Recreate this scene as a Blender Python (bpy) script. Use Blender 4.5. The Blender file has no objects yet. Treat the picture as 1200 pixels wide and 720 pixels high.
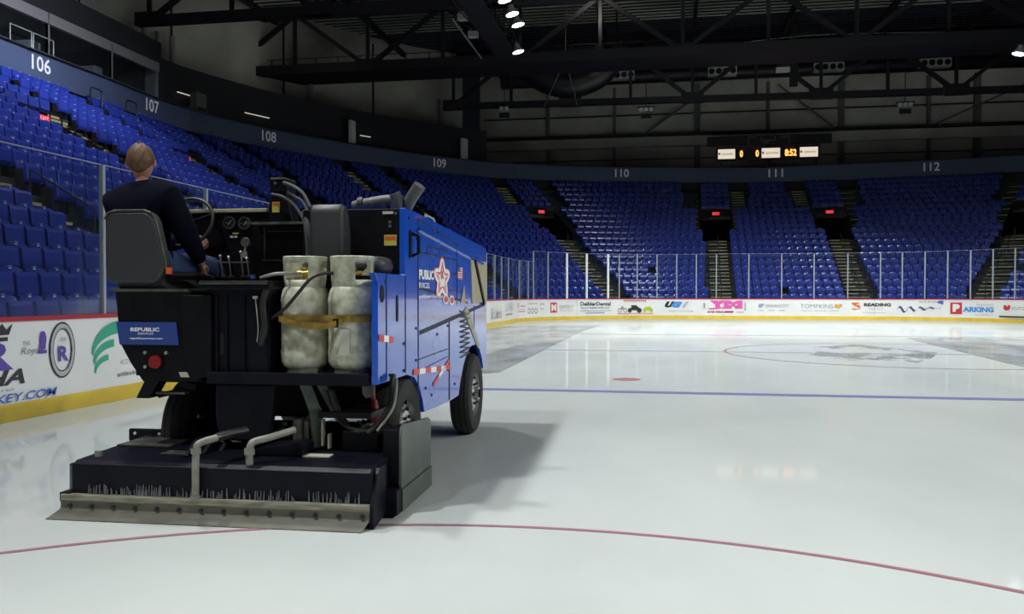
import bpy, bmesh, math, random
from mathutils import Vector, Matrix
random.seed(7)
C = bpy.context.scene.collection
SC = bpy.context.scene
PI = math.pi

# ------------------------------------------------------------------ camera, world, lights, exposure
cam = bpy.data.cameras.new('camera'); camo = bpy.data.objects.new('camera', cam); C.objects.link(camo)
cam.lens = 30.0; cam.sensor_width = 36.0; cam.clip_end = 400
camo.location = (0, 0, 1.47)
camo.rotation_euler = (math.radians(90) - math.atan(15.5/1000), 0, math.radians(10))
SC.camera = camo
SC.view_settings.view_transform = 'Standard'; SC.view_settings.look = 'None'
SC.view_settings.exposure = 0.0; SC.view_settings.gamma = 1.0; SC.view_settings.use_curve_mapping = False
SC.cycles.use_denoising = True
SC.cycles.max_bounces = 8; SC.cycles.diffuse_bounces = 3; SC.cycles.glossy_bounces = 3
SC.cycles.transparent_max_bounces = 24; SC.cycles.sample_clamp_indirect = 4.0
w = bpy.data.worlds.new('world'); SC.world = w; w.use_nodes = True
w.node_tree.nodes['Background'].inputs[0].default_value = (0.35, 0.4, 0.6, 1)
w.node_tree.nodes['Background'].inputs[1].default_value = 0.006

# floodlight stations on the two catwalks (x, y, z, power)
FLOODS_L = [(-7.3, y, 15.2, 1) for y in (-6, 2, 9, 16, 23, 30, 36, 39.5, 41.5, 43.2)] + [(-8.1, 48.0, 15.2, 1)]
FLOODS_R = [(18.9, y, 14.6, 1) for y in (-6, 2, 9, 16, 23, 30, 37, 44)] + [(18.6, 49.5, 14.2, 1)]
POWER_L, POWER_R = 535.0, 440.0
def area(loc, tgt, size, power, col=(1, 0.98, 0.95), spread=150):  # serves the floodlights and the added fill lamps alike
    l = bpy.data.lights.new('flood_or_fill_lamp', 'AREA'); l.shape = 'DISK'; l.size = size; l.energy = power; l.color = col
    l.spread = math.radians(spread)
    o = bpy.data.objects.new('flood_or_fill_lamp', l); C.objects.link(o); o.location = loc
    d = Vector(tgt) - Vector(loc); o.rotation_euler = d.to_track_quat('-Z', 'Y').to_euler()
    return o
for i, (x, y, z, p) in enumerate(FLOODS_L):
    if 37 < y < 42 or y > 45: continue
    area((x, y, z-0.25), (2.5, y+(3.5 if y > 28 else 1), 0), 0.9, POWER_L*(0.75 if y > 40 else (1.35 if y > 20 else 0.82)), (0.97, 1.0, 0.98), 94)
for i, (x, y, z, p) in enumerate(FLOODS_R):
    if y > 45: continue
    area((x, y, z-0.25), (8.5, y+(3.5 if y > 28 else 1), 0), 0.9, POWER_R*(1.4 if y > 20 else 0.85), (0.97, 1.0, 0.98), 94)
# house lights over the left-hand stand
for y in (14, 24):
    area((-12, y, 14.8), (-20, y+2, 5), 0.8, 300, (0.85, 0.9, 1.0), 110)
area((-13, 23, 14.6), (-24, 29, 10.4), 0.5, 260, (0.8, 0.87, 1.0), 60)  # extra spotlight added to brighten the left stretch of the fascia

# added fill lamps imitating spill on the far wall, roof deck and left wall
for x in (-4, 10, 24):
    area((x, 63.2, 19.2), (x, 72, 14.5), 0.6, 30, (1, 1, 0.95), 160)
area((-4, 50.0, 18.2), (-4, 55, 20), 0.5, 45, (1, 1, 0.85), 170)
area((-20, 46, 17.6), (-27, 50, 14), 0.6, 16, (1, 1, 0.96), 160)
# ------------------------------------------------------------------ materials
def mat(name, col, rough=0.5, metal=0.0, noise=0.0, scale=8.0, col2=None, bump=0.0, spec=0.5, emit=None, es=0.0, detail=4, stretch=None, coat=0.0):
    m = bpy.data.materials.new(name); m.use_nodes = True
    nt = m.node_tree; b = nt.nodes['Principled BSDF']
    b.inputs['Base Color'].default_value = (*col, 1); b.inputs['Roughness'].default_value = rough
    b.inputs['Metallic'].default_value = metal; b.inputs['Specular IOR Level'].default_value = spec
    b.inputs['Coat Weight'].default_value = coat
    if emit: b.inputs['Emission Color'].default_value = (*emit, 1); b.inputs['Emission Strength'].default_value = es
    if noise or bump:
        tc = nt.nodes.new('ShaderNodeTexCoord'); mp = nt.nodes.new('ShaderNodeMapping'); nz = nt.nodes.new('ShaderNodeTexNoise')
        nz.inputs['Scale'].default_value = scale; nz.inputs['Detail'].default_value = detail
        if stretch: mp.inputs['Scale'].default_value = stretch
        nt.links.new(tc.outputs['Object'], mp.inputs[0]); nt.links.new(mp.outputs[0], nz.inputs['Vector'])
        if noise:
            r = nt.nodes.new('ShaderNodeValToRGB'); c2 = col2 or tuple(c*(1-noise) for c in col)
            r.color_ramp.elements[0].position = 0.38; r.color_ramp.elements[1].position = 0.66
            r.color_ramp.elements[0].color = (*c2, 1); r.color_ramp.elements[1].color = (*col, 1)
            nt.links.new(nz.outputs['Fac'], r.inputs[0]); nt.links.new(r.outputs[0], b.inputs['Base Color'])
        if bump:
            bp = nt.nodes.new('ShaderNodeBump'); bp.inputs['Strength'].default_value = bump
            nt.links.new(nz.outputs['Fac'], bp.inputs['Height']); nt.links.new(bp.outputs[0], b.inputs['Normal'])
    return m
M = {}
M['seat'] = mat('blue_plastic', (0.022, 0.040, 0.29), 0.22)
M['plate'] = mat('seat_painted_highlight', (0.5, 0.55, 0.8), 0.3, spec=0.8)  # pale glossy tone painting a highlight dot on each seat back
M['seatdark'] = mat('seat_hinge', (0.01, 0.01, 0.015), 0.5)
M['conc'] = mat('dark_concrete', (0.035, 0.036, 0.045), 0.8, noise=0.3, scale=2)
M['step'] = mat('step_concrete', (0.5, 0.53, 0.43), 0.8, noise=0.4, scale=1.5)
M['nose'] = mat('yellow_nosing', (0.42, 0.33, 0.08), 0.6)
M['black'] = mat('black_paint', (0.006, 0.006, 0.008), 0.45)
M['blackv'] = mat('black_void', (0.004, 0.004, 0.006), 0.9)
M['steel'] = mat('truss_steel', (0.009, 0.008, 0.013), 0.6)
M['fascia'] = mat('grey_blue_fascia', (0.06, 0.08, 0.155), 0.55)
M['suitefr'] = mat('suite_frame', (0.16, 0.15, 0.16), 0.5)
M['darkwall'] = mat('black_fascia', (0.008, 0.008, 0.012), 0.7)
M['wallgrey'] = mat('olive_grey_panel', (0.46, 0.455, 0.40), 0.85, noise=0.25, scale=0.35)
M['walldk'] = mat('grey_wall_rib', (0.10, 0.10, 0.10), 0.7)
M['pipe'] = mat('pale_pipe', (0.25, 0.25, 0.24), 0.5)
M['deck'] = mat('roof_deck_painted_lit', (0.6, 0.62, 0.48), 0.8)  # pale copy of the deck, lamp spill put into its colour
M['deck_shade'] = mat('roof_deck_painted_shade', (0.03, 0.028, 0.035), 0.8)  # dark copy of the deck, shade beyond the lamps put into its colour
M['white'] = mat('white_board', (0.88, 0.89, 0.89), 0.3, noise=0.06, scale=1.2)
M['yellow'] = mat('yellow_kickplate', (0.86, 0.60, 0.06), 0.4, noise=0.15, scale=2.0)
M['red'] = mat('red_cap_rail', (0.45, 0.015, 0.03), 0.4)
M['post'] = mat('glass_post', (0.42, 0.46, 0.52), 0.35, metal=0.3)
M['postw'] = mat('white_post', (0.8, 0.82, 0.85), 0.4)
def ink(n, c): M[n] = mat(n, c, 0.4)
ink('ink_black', (0.03, 0.03, 0.035)); ink('ink_grey', (0.32, 0.34, 0.36)); ink('ink_lgrey', (0.5, 0.52, 0.54)); ink('ink_purple', (0.12, 0.06, 0.42))
ink('ink_blue', (0.06, 0.12, 0.5)); ink('ink_green', (0.04, 0.42, 0.27)); ink('ink_red', (0.6, 0.03, 0.03)); ink('ink_pink', (0.8, 0.12, 0.45))
ink('ink_orange', (0.8, 0.17, 0.03)); ink('ink_lblue', (0.06, 0.3, 0.75)); ink('ink_navy', (0.04, 0.06, 0.22)); ink('ink_lime', (0.45, 0.6, 0.03))
ink('ink_white', (0.85, 0.86, 0.88)); ink('ink_gold', (0.75, 0.4, 0.05)); ink('ink_crimson', (0.4, 0.0, 0.1))
M['number'] = mat('number_white', (0.75, 0.75, 0.8), 0.5, emit=(0.8, 0.8, 0.9), es=0.06)
M['exit'] = mat('exit_red', (0.5, 0.01, 0.02), 0.5, emit=(1.0, 0.03, 0.06), es=0.8)
M['led'] = mat('led_orange', (0.3, 0.05, 0.01), 0.5, emit=(1.0, 0.28, 0.06), es=3.5)
M['panel_lit'] = mat('lit_panel', (0.6, 0.55, 0.45), 0.5, emit=(1.0, 0.86, 0.68), es=0.75)
M['lens'] = mat('lamp_lens', (0.9, 0.9, 0.9), 0.3, emit=(0.95, 0.98, 1.0), es=14.0)
M['lampcase'] = mat('lamp_case', (0.35, 0.36, 0.38), 0.4)
M['strip'] = mat('strip_light', (0.7, 0.7, 0.7), 0.4, emit=(1, 0.97, 0.9), es=0.5)
M['whitebox'] = mat('white_box', (0.55, 0.57, 0.56), 0.5)
M['duct'] = mat('dark_duct', (0.03, 0.03, 0.04), 0.4, metal=0.5)
# rink glass: clear sheet with a fresnel-like sheen
def glass_mat():
    m = bpy.data.materials.new('rink_glass'); m.use_nodes = True; nt = m.node_tree; nt.nodes.clear()
    o = nt.nodes.new('ShaderNodeOutputMaterial'); mx = nt.nodes.new('ShaderNodeMixShader')
    t = nt.nodes.new('ShaderNodeBsdfTransparent'); t.inputs[0].default_value = (0.93, 0.96, 0.98, 1)
    g = nt.nodes.new('ShaderNodeBsdfGlossy'); g.inputs['Roughness'].default_value = 0.05; g.inputs[0].default_value = (0.8, 0.85, 0.9, 1)
    d = nt.nodes.new('ShaderNodeBsdfDiffuse'); d.inputs[0].default_value = (0.5, 0.55, 0.6, 1)
    m2 = nt.nodes.new('ShaderNodeMixShader'); m2.inputs[0].default_value = 0.006
    lw = nt.nodes.new('ShaderNodeFresnel'); lw.inputs[0].default_value = 1.25
    ma = nt.nodes.new('ShaderNodeMath'); ma.operation = 'MULTIPLY'; ma.inputs[1].default_value = 0.2
    nt.links.new(lw.outputs[0], ma.inputs[0]); nt.links.new(ma.outputs[0], mx.inputs[0])
    nt.links.new(t.outputs[0], m2.inputs[1]); nt.links.new(d.outputs[0], m2.inputs[2])
    nt.links.new(m2.outputs[0], mx.inputs[1]); nt.links.new(g.outputs[0], mx.inputs[2]); nt.links.new(mx.outputs[0], o.inputs[0])
    return m
M['glass'] = glass_mat()
# ice: frosted white sheet under a thin glossy film
def ice_mat(name, c1, c2, fmin, fmax, rough, scale=0.5):
    m = bpy.data.materials.new(name); m.use_nodes = True; nt = m.node_tree; nt.nodes.clear(); N = nt.nodes.new; L = nt.links.new
    o = N('ShaderNodeOutputMaterial'); mx = N('ShaderNodeMixShader'); d = N('ShaderNodeBsdfDiffuse'); g = N('ShaderNodeBsdfGlossy')
    g.inputs['Roughness'].default_value = rough; g.inputs[0].default_value = (0.9, 0.93, 0.95, 1)
    tc = N('ShaderNodeTexCoord'); mp = N('ShaderNodeMapping'); mp.inputs['Scale'].default_value = (1, 0.45, 1)
    nz = N('ShaderNodeTexNoise'); nz.inputs['Scale'].default_value = scale; nz.inputs['Detail'].default_value = 5; nz.inputs['Roughness'].default_value = 0.55
    L(tc.outputs['Object'], mp.inputs[0]); L(mp.outputs[0], nz.inputs['Vector'])
    r = N('ShaderNodeValToRGB'); r.color_ramp.elements[0].position = 0.3; r.color_ramp.elements[1].position = 0.6
    r.color_ramp.elements[0].color = (*c1, 1); r.color_ramp.elements[1].color = (*c2, 1)
    L(nz.outputs['Fac'], r.inputs[0]); L(r.outputs[0], d.inputs[0])
    fr = N('ShaderNodeFresnel'); fr.inputs[0].default_value = 1.31
    mr = N('ShaderNodeMapRange'); mr.inputs[1].default_value = 0.14; mr.inputs[2].default_value = 0.42; mr.clamp = True; mr.inputs[3].default_value = fmin; mr.inputs[4].default_value = fmax
    L(fr.outputs[0], mr.inputs[0]); L(mr.outputs[0], mx.inputs[0]); L(d.outputs[0], mx.inputs[1]); L(g.outputs[0], mx.inputs[2]); L(mx.outputs[0], o.inputs[0])
    return m
M['ice'] = ice_mat('rink_ice', (0.44, 0.468, 0.467), (0.51, 0.535, 0.53), 0.0, 0.34, 0.055)
M['wet'] = ice_mat('wet_ice', (0.2, 0.225, 0.23), (0.365, 0.38, 0.38), 0.04, 0.36, 0.03, 1.1)
M['line_blue'] = mat('blue_line_paint', (0.16, 0.17, 0.36), 0.4); M['line_red'] = mat('red_line_paint', (0.36, 0.16, 0.2), 0.4)
M['line_grey'] = mat('grey_line_paint', (0.33, 0.36, 0.38), 0.4); M['dot_red'] = mat('red_dot_paint', (0.36, 0.16, 0.16), 0.4)
def ragged(name):
    m = M['wet'].copy(); m.name = name; nt = m.node_tree; N = nt.nodes.new; L = nt.links.new
    out = next(n for n in nt.nodes if n.type == 'OUTPUT_MATERIAL'); src = out.inputs[0].links[0].from_socket
    mx = N('ShaderNodeMixShader'); t = N('ShaderNodeBsdfTransparent'); nz = N('ShaderNodeTexNoise'); tc = N('ShaderNodeTexCoord'); mp = N('ShaderNodeMapping')
    mp.inputs['Scale'].default_value = (.9, .5, 1); nz.inputs['Scale'].default_value = 1.0; nz.inputs['Detail'].default_value = 7; nz.inputs['Roughness'].default_value = .65
    r_ = N('ShaderNodeValToRGB'); r_.color_ramp.elements[0].position = .47; r_.color_ramp.elements[1].position = .60
    L(tc.outputs['Object'], mp.inputs[0]); L(mp.outputs[0], nz.inputs['Vector']); L(nz.outputs['Fac'], r_.inputs[0]); L(r_.outputs[0], mx.inputs[0])
    L(t.outputs[0], mx.inputs[1]); L(src, mx.inputs[2]); L(mx.outputs[0], out.inputs[0]); return m
M['wet_smear'] = ragged('wet_smear')
# machine
M['zblue'] = mat('blue_bodywork', (0.014, 0.095, 0.58), 0.16, noise=0.12, scale=3, spec=0.7, coat=0.5)
M['zblack'] = mat('machine_black', (0.003, 0.003, 0.005), 0.42, noise=0.3, scale=6, col2=(0.006, 0.006, 0.009), spec=.16)
M['znavy'] = mat('dark_navy_steel', (0.004, 0.004, 0.011), 0.42, noise=0.5, scale=7, col2=(0.007, 0.007, 0.013), bump=0.05, spec=.15)
M['seam'] = mat('seam_black', (0.004, 0.005, 0.02), 0.5)
M['cushion'] = mat('charcoal_vinyl', (0.03, 0.032, 0.036), 0.5, bump=0.15, scale=60)
M['rubber'] = mat('tyre_rubber', (0.012, 0.012, 0.012), 0.75, bump=0.2, scale=30)
M['chrome'] = mat('wheel_metal', (0.5, 0.5, 0.5), 0.28, metal=0.9)
M['grime'] = mat('grimy_steel', (0.13, 0.13, 0.115), 0.5, metal=0.4, noise=0.6, scale=10, bump=0.2)
M['blade'] = mat('weathered_grey_bar', (0.34, 0.32, 0.24), 0.6, noise=0.5, scale=6, stretch=(1, 6, 8), bump=0.2)
M['squeegee'] = mat('grey_green_rubber', (0.12, 0.115, 0.085), 0.6, noise=0.4, scale=4, stretch=(1, 5, 5))
M['pvc'] = mat('grey_pipe', (0.27, 0.27, 0.23), 0.45, noise=0.25, scale=12)
M['greyplate'] = mat('grey_plate', (0.085, 0.105, 0.09), 0.42, noise=0.25, scale=5)
M['tank'] = mat('dirty_aluminium', (0.62, 0.62, 0.50), 0.5, metal=0.1, noise=0.6, scale=11, col2=(0.30, 0.30, 0.21), bump=0.25, detail=9)
M['strap'] = mat('yellow_webbing', (0.32, 0.2, 0.03), 0.8, noise=0.5, scale=12, bump=0.3)
M['brass'] = mat('brass', (0.55, 0.38, 0.08), 0.35, metal=0.8)
M['hose'] = mat('black_hose', (0.01, 0.01, 0.01), 0.5)
M['duchose'] = mat('grey_flexible_hose', (0.07, 0.07, 0.08), 0.55)
M['signblue'] = mat('blue_sign', (0.02, 0.05, 0.26), 0.5)
M['tail'] = mat('red_lens', (0.2, 0.004, 0.008), 0.25, emit=(0.6, 0.0, 0.01), es=0.02)
M['beige'] = mat('beige_sheet', (0.42, 0.38, 0.25), 0.55, noise=0.2, scale=5)
M['redpaint'] = mat('red_cylinder', (0.16, 0.012, 0.02), 0.4)
M['stick_y'] = mat('label_yellow', (0.5, 0.45, 0.08), 0.5); M['stick_r'] = mat('label_orange', (0.6, 0.1, 0.02), 0.5); M['stick_w'] = mat('label_white', (0.5, 0.5, 0.42), 0.5)
M['skin'] = mat('skin', (0.42, 0.22, 0.15), 0.5); M['hair'] = mat('light_brown_hair', (0.16, 0.075, 0.032), 0.6, noise=0.5, scale=60, bump=0.6, stretch=(1, 1, .3))
M['jacket'] = mat('dark_navy_sweatshirt', (0.004, 0.0045, 0.011), 1.0, spec=0.08, bump=0.3, scale=14); M['jeans'] = mat('blue_denim', (0.03, 0.06, 0.16), 0.85, noise=0.3, scale=20)
M['shoe'] = mat('black_shoe', (0.01, 0.01, 0.01), 0.6)
M['bristle'] = mat('frosted_bristle', (0.22, 0.22, 0.24), 0.6)

# ------------------------------------------------------------------ mesh builder
class MB:
    def __init__(s): s.v = []; s.f = []
    def add(s, vs, fs):
        n = len(s.v); s.v += [tuple(p) for p in vs]; s.f += [tuple(i+n for i in f) for f in fs]; return s
    def box(s, x0, x1, y0, y1, z0, z1):
        return s.add([(x, y, z) for z in (z0, z1) for x, y in ((x0, y0), (x1, y0), (x1, y1), (x0, y1))],
                     [(3, 2, 1, 0), (4, 5, 6, 7), (0, 1, 5, 4), (1, 2, 6, 5), (2, 3, 7, 6), (3, 0, 4, 7)])
    def prism(s, poly, ax, a, b):
        """poly in the two other axes (cyclic order), extruded along ax from a to b"""
        n = len(poly)
        def P(p, t):
            return {'x': (t, p[0], p[1]), 'y': (p[0], t, p[1]), 'z': (p[0], p[1], t)}[ax]
        return s.add([P(p, a) for p in poly] + [P(p, b) for p in poly],
                     [tuple(range(n))[::-1], tuple(range(n, 2*n))] + [(i, (i+1) % n, n+(i+1) % n, n+i) for i in range(n)])
    def beam(s, a, b, wd, ht=None):
        a = Vector(a); b = Vector(b); ht = ht or wd; d = (b-a).normalized()
        u = d.cross(Vector((0, 0, 1)));
        if u.length < 1e-3: u = Vector((1, 0, 0))
        u.normalize(); k = u.cross(d)
        vs = [p + u*(sx*wd/2) + k*(sz*ht/2) for p in (a, b) for sx, sz in ((-1, -1), (1, -1), (1, 1), (-1, 1))]
        return s.add(vs, [(3, 2, 1, 0), (4, 5, 6, 7), (0, 1, 5, 4), (1, 2, 6, 5), (2, 3, 7, 6), (3, 0, 4, 7)])
    def tube(s, pts, r, seg=8, smooth=0, rs=None, cap=True):
        pts = [Vector(p) for p in pts]
        if smooth:
            out = []
            for i in range(len(pts)-1):
                p0 = pts[max(i-1, 0)]; p1 = pts[i]; p2 = pts[i+1]; p3 = pts[min(i+2, len(pts)-1)]
                for k in range(smooth):
                    t = k/smooth
                    out.append(0.5*((2*p1)+(p2-p0)*t+(2*p0-5*p1+4*p2-p3)*t*t+(3*p1-p0-3*p2+p3)*t**3))
            out.append(pts[-1]); pts = out
        n = len(pts); vs = []; u = None
        for i, p in enumerate(pts):
            d = (pts[min(i+1, n-1)]-pts[max(i-1, 0)]).normalized()
            if u is None: u = d.orthogonal().normalized()
            u = (u-d*u.dot(d)).normalized(); k = d.cross(u)
            rr = rs(i/(n-1)) if callable(rs) else (rs[i] if rs and len(rs) == n else r)
            for j in range(seg):
                a = 2*PI*j/seg; vs.append(p+u*(rr*math.cos(a))+k*(rr*math.sin(a)))
        fs = [(i*seg+j, i*seg+(j+1) % seg, (i+1)*seg+(j+1) % seg, (i+1)*seg+j) for i in range(n-1) for j in range(seg)]
        if cap: fs += [tuple(range(seg))[::-1], tuple((n-1)*seg+j for j in range(seg))]
        return s.add(vs, fs)
    def lathe(s, prof, c=(0, 0, 0), ax='z', seg=24, a0=0, a1=2*PI):
        full = abs(a1-a0-2*PI) < 1e-6; m = seg if full else seg+1
        vs = []
        for r, h in prof:
            for j in range(m):
                a = a0+(a1-a0)*j/seg; p = (r*math.cos(a), r*math.sin(a))
                vs.append({'z': (c[0]+p[0], c[1]+p[1], c[2]+h), 'x': (c[0]+h, c[1]+p[0], c[2]+p[1]), 'y': (c[0]+p[0], c[1]+h, c[2]+p[1])}[ax])
        fs = [(i*m+j, i*m+(j+1) % m, (i+1)*m+(j+1) % m, (i+1)*m+j) for i in range(len(prof)-1) for j in range(seg)]
        return s.add(vs, fs)
    def disc(s, c, r, ax='y', seg=20, h=0.01, rz=None):
        rz = rz or r
        return s.prism([(c[0 if ax != 'x' else 1]+r*math.cos(2*PI*i/seg), c[2 if ax != 'z' else 1]+rz*math.sin(2*PI*i/seg)) for i in range(seg)], ax, c['xyz'.index(ax)]-h/2, c['xyz'.index(ax)]+h/2)
    def build(s, name, m, parent=None, smooth=False, bevel=0, loc=None, label=None, kind=None, base=None, subdiv=0):
        me = bpy.data.meshes.new(name); b = Vector(base) if base else Vector((0, 0, 0))
        me.from_pydata([tuple(Vector(p)-b) for p in s.v], [], s.f)
        bm = bmesh.new(); bm.from_mesh(me); bmesh.ops.recalc_face_normals(bm, faces=bm.faces); bm.to_mesh(me); bm.free()
        for mm in (m if isinstance(m, (list, tuple)) else [m]): me.materials.append(mm)
        if smooth:
            me.polygons.foreach_set('use_smooth', [True]*len(me.polygons))
            try: me.set_sharp_from_angle(angle=math.radians(40))
            except Exception: pass
        o = bpy.data.objects.new(name, me); C.objects.link(o)
        if parent: o.parent = parent
        if loc: o.location = loc
        elif base: o.location = base
        if bevel:
            md = o.modifiers.new('edge_softening', 'BEVEL'); md.width = bevel; md.segments = 2; md.limit_method = 'ANGLE'
        if subdiv:
            md = o.modifiers.new('rounding', 'SUBSURF'); md.levels = subdiv; md.render_levels = subdiv
        if label: o['label'] = label
        if kind: o['kind'] = kind
        return o
def tag(o, label, cat, group=None, kind=None):
    if label: o['label'] = label
    if cat: o['category'] = cat
    if group: o['group'] = group
    if kind: o['kind'] = kind
    return o
def thing(name, label, cat, loc=(0, 0, 0), rz=0, group=None, parent=None):
    o = bpy.data.objects.new(name, None); C.objects.link(o); o.location = loc; o.rotation_euler = (0, 0, rz)
    o.empty_display_size = 0.2
    return tag(o, label, cat, group)
def dup(root, loc=None, label=None):
    r = root.copy(); C.objects.link(r)
    if loc: r.location = loc
    if label: r['label'] = label
    for ch in list(root.children):
        c = ch.copy(); C.objects.link(c); c.parent = r
        for g in ch.children:
            d = g.copy(); C.objects.link(d); d.parent = c
    return r

# lettering -> flat outline triangles fitted in a rectangle
_tc = {}
def glyphs(txt, bold=0.0, shear=0.0, extrude=0.0):
    key = (txt, bold, shear)
    if key in _tc: return _tc[key]
    cu = bpy.data.curves.new('t', 'FONT'); cu.body = txt; cu.offset = bold; cu.shear = shear; cu.resolution_u = 3
    cu.fill_mode = 'FRONT'
    ob = bpy.data.objects.new('t', cu); C.objects.link(ob)
    dg = bpy.context.evaluated_depsgraph_get(); dg.update(); ev = ob.evaluated_get(dg); me = ev.to_mesh()
    vs = [(v.co.x, v.co.y) for v in me.vertices]; fs = [tuple(p.vertices) for p in me.polygons]; ev.to_mesh_clear()
    bpy.data.objects.remove(ob); bpy.data.curves.remove(cu)
    _tc[key] = (vs, fs); return vs, fs
def fit(txt, x0, x1, y0, y1, bold=0.0, shear=0.0):
    vs, fs = glyphs(txt, bold, shear)
    ax = min(v[0] for v in vs); bx = max(v[0] for v in vs); ay = min(v[1] for v in vs); by = max(v[1] for v in vs)
    return [(x0+(v[0]-ax)/(bx-ax)*(x1-x0), y0+(v[1]-ay)/max(by-ay, 1e-6)*(y1-y0)) for v in vs], fs

# ------------------------------------------------------------------ rink outline
XL, YC, RC, SL = -7.38, 42.5, 8.5, 9.13
A90 = RC*PI/2
def rink(S):
    """inner face of the boards at arc length S: position, tangent, outward normal"""
    if S < YC: return (XL, S), (0, 1), (-1, 0)
    a = (S-YC)/RC
    if a < PI/2:
        n = (-math.cos(a), math.sin(a)); return (XL+RC+RC*n[0], YC+RC*n[1]), (math.sin(a), math.cos(a)), n
    s2 = S-YC-A90
    if s2 < SL: return (XL+RC+s2, YC+RC), (1, 0), (0, 1)
    a = (s2-SL)/RC
    if a < PI/2:
        n = (math.sin(a), math.cos(a)); return (XL+RC+SL+RC*n[0], YC+RC*n[1]), (math.cos(a), -math.sin(a)), n
    return (XL+2*RC+SL, YC-(s2-SL-A90)), (0, -1), (1, 0)
SEND = YC+A90*2+SL
def R3(S, off, z):
    p, t, n = rink(S); return (p[0]+n[0]*off, p[1]+n[1]*off, z)
def slist(a, b):
    out = [a]; s = a
    while s < b-1e-6:
        st = 0.35 if (YC-0.3 < s < YC+A90+0.3 or YC+A90+SL-0.3 < s < SEND+0.3) else 2.0
        nx = min([k for k in (YC, YC+A90, YC+A90+SL, SEND) if k > s+1e-6] + [b])
        s = min(s+st, b, nx); out.append(s)
    return out
def sweep(prof, a, b, fn=R3, sl=None):
    mb = MB(); sl = sl or slist(a, b); n = len(prof)
    vs = [fn(S, o, z) for S in sl for o, z in prof]
    fs = [(i*n+j, i*n+(j+1) % n, (i+1)*n+(j+1) % n, (i+1)*n+j) for i in range(len(sl)-1) for j in range(n)]
    fs += [tuple(range(n)), tuple((len(sl)-1)*n+j for j in range(n))[::-1]]
    return mb.add(vs, fs)

# ------------------------------------------------------------------ ice and its lines
ice = MB()
ol = [R3(S, 0.02, 0) for S in slist(-12, SEND+54)]
ice.add([(p[0], p[1], 0.0) for p in ol] + [(p[0], p[1], -0.1) for p in ol],
        [tuple(range(len(ol)))] + [(i, (i+1) % len(ol), len(ol)+(i+1) % len(ol), len(ol)+i) for i in range(len(ol))])
ice.build('floor', M['ice'], kind='structure')
def flat(name, poly, m, z, kind='structure'):
    return MB().add([(x, y, z) for x, y in poly], [tuple(range(len(poly)))]).build(name, m, kind=kind)
XR = XL+2*RC+SL
flat('floor_blue_line', [(XL+0.02, 12.72), (XR-0.02, 12.72), (XR-0.02, 13.0), (XL+0.02, 13.0)], M['line_blue'], 0.003)
flat('floor_centre_line', [(XL+0.02, 22.05), (XR-0.02, 22.05), (XR-0.02, 22.3), (XL+0.02, 22.3)], M['line_grey'], 0.003)
flat('floor_far_blue_line', [(XL+0.02, 31.0), (XR-0.02, 31.0), (XR-0.02, 31.25), (XL+0.02, 31.25)], M['line_grey'], 0.003)
def ring(name, cx, cy, r, wd, m, z=0.003, a0=0, a1=2*PI):
    n = 120; mb = MB(); vs = []
    for i in range(n+1):
        a = a0+(a1-a0)*i/n
        vs += [(cx+r*math.cos(a), cy+r*math.sin(a), z), (cx+(r+wd)*math.cos(a), cy+(r+wd)*math.sin(a), z)]
    mb.add(vs, [(2*i, 2*i+1, 2*i+3, 2*i+2) for i in range(n)]); return mb.build(name, m, kind='structure')
ring('floor_faceoff_circle', -0.75, 0.66, 4.6, 0.045, M['line_red'])
ring('floor_centre_circle', 5.9, 22.2, 4.3, 0.06, M['line_red'], 0.004)
def dot(name, x, y, r, m):
    flat(name, [(x+r*math.cos(i*PI/16), y+r*math.sin(i*PI/16)) for i in range(32)], m, 0.004)
dot('floor_faceoff_dot', -0.6, 14.75, 0.24, M['dot_red'])
# meltwater left on the sheet (straight-edged resurfacing passes, ragged at the other side)
flat('floor_wet_pass', [(-2.8, 39.3), (-3.1, 33.8), (-3.0, 15.6), (-3.5, 15.2), (-4.1, 16.9), (-4.0, 18.6), (-5.2, 19.4), (-5.4, 22.5), (-6.6, 24), (-6.7, 28), (-7.2, 30), (-7.2, 38), (-5, 40)], M['wet'], 0.005)
flat('floor_wet_pass', [(7.9, 30), (9.9, 30.7), (12.0, 29.8), (11.2, 24.5), (10.5, 20), (8.6, 15.5), (7.0, 16.8)], M['wet'], 0.005)
flat('floor_wet_pass', [(3.4, 24.1), (4.6, 24.9), (5.5, 26.5), (6.0, 24.6), (6.8, 22.9), (6.1, 20.9), (5.2, 19.0), (4.5, 20.2), (4.1, 19.5), (3.5, 21.5), (3.9, 22.6)], M['wet_smear'], 0.006)

# ------------------------------------------------------------------ dasher boards with advertisements
boards = thing('dasher_boards', 'white rink boards with red cap rail and yellow kickplate around the ice', 'rink boards')
S0, S1 = -12, SEND+54
sweep([(0, 0.0), (0, 1.17), (0.1, 1.17), (0.1, 0.0)], S0, S1).build('board_panel', M['white'], boards)
sweep([(-0.02, 0.0), (-0.02, 0.185), (-0.012, 0.2), (-0.001, 0.2), (-0.001, 0.0)], S0, S1).build('kickplate', M['yellow'], boards)
sweep([(-0.025, 1.15), (-0.025, 1.2), (0.13, 1.2), (0.13, 1.15)], S0, S1).build('cap_rail', M['red'], boards)
sm = MB()
for S in (4.2, 7.9, 13.0, 18, 23, 28, 33, 38, 49.29, 58.2, 66.5, 74.6):
    sm.add([R3(S+ds, -0.002, z) for ds, z in ((-.008, .2), (.008, .2), (.008, 1.15), (-.008, 1.15))], [(0, 1, 2, 3)])
sm.build('panel_joint', M['ink_grey'], boards)
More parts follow.
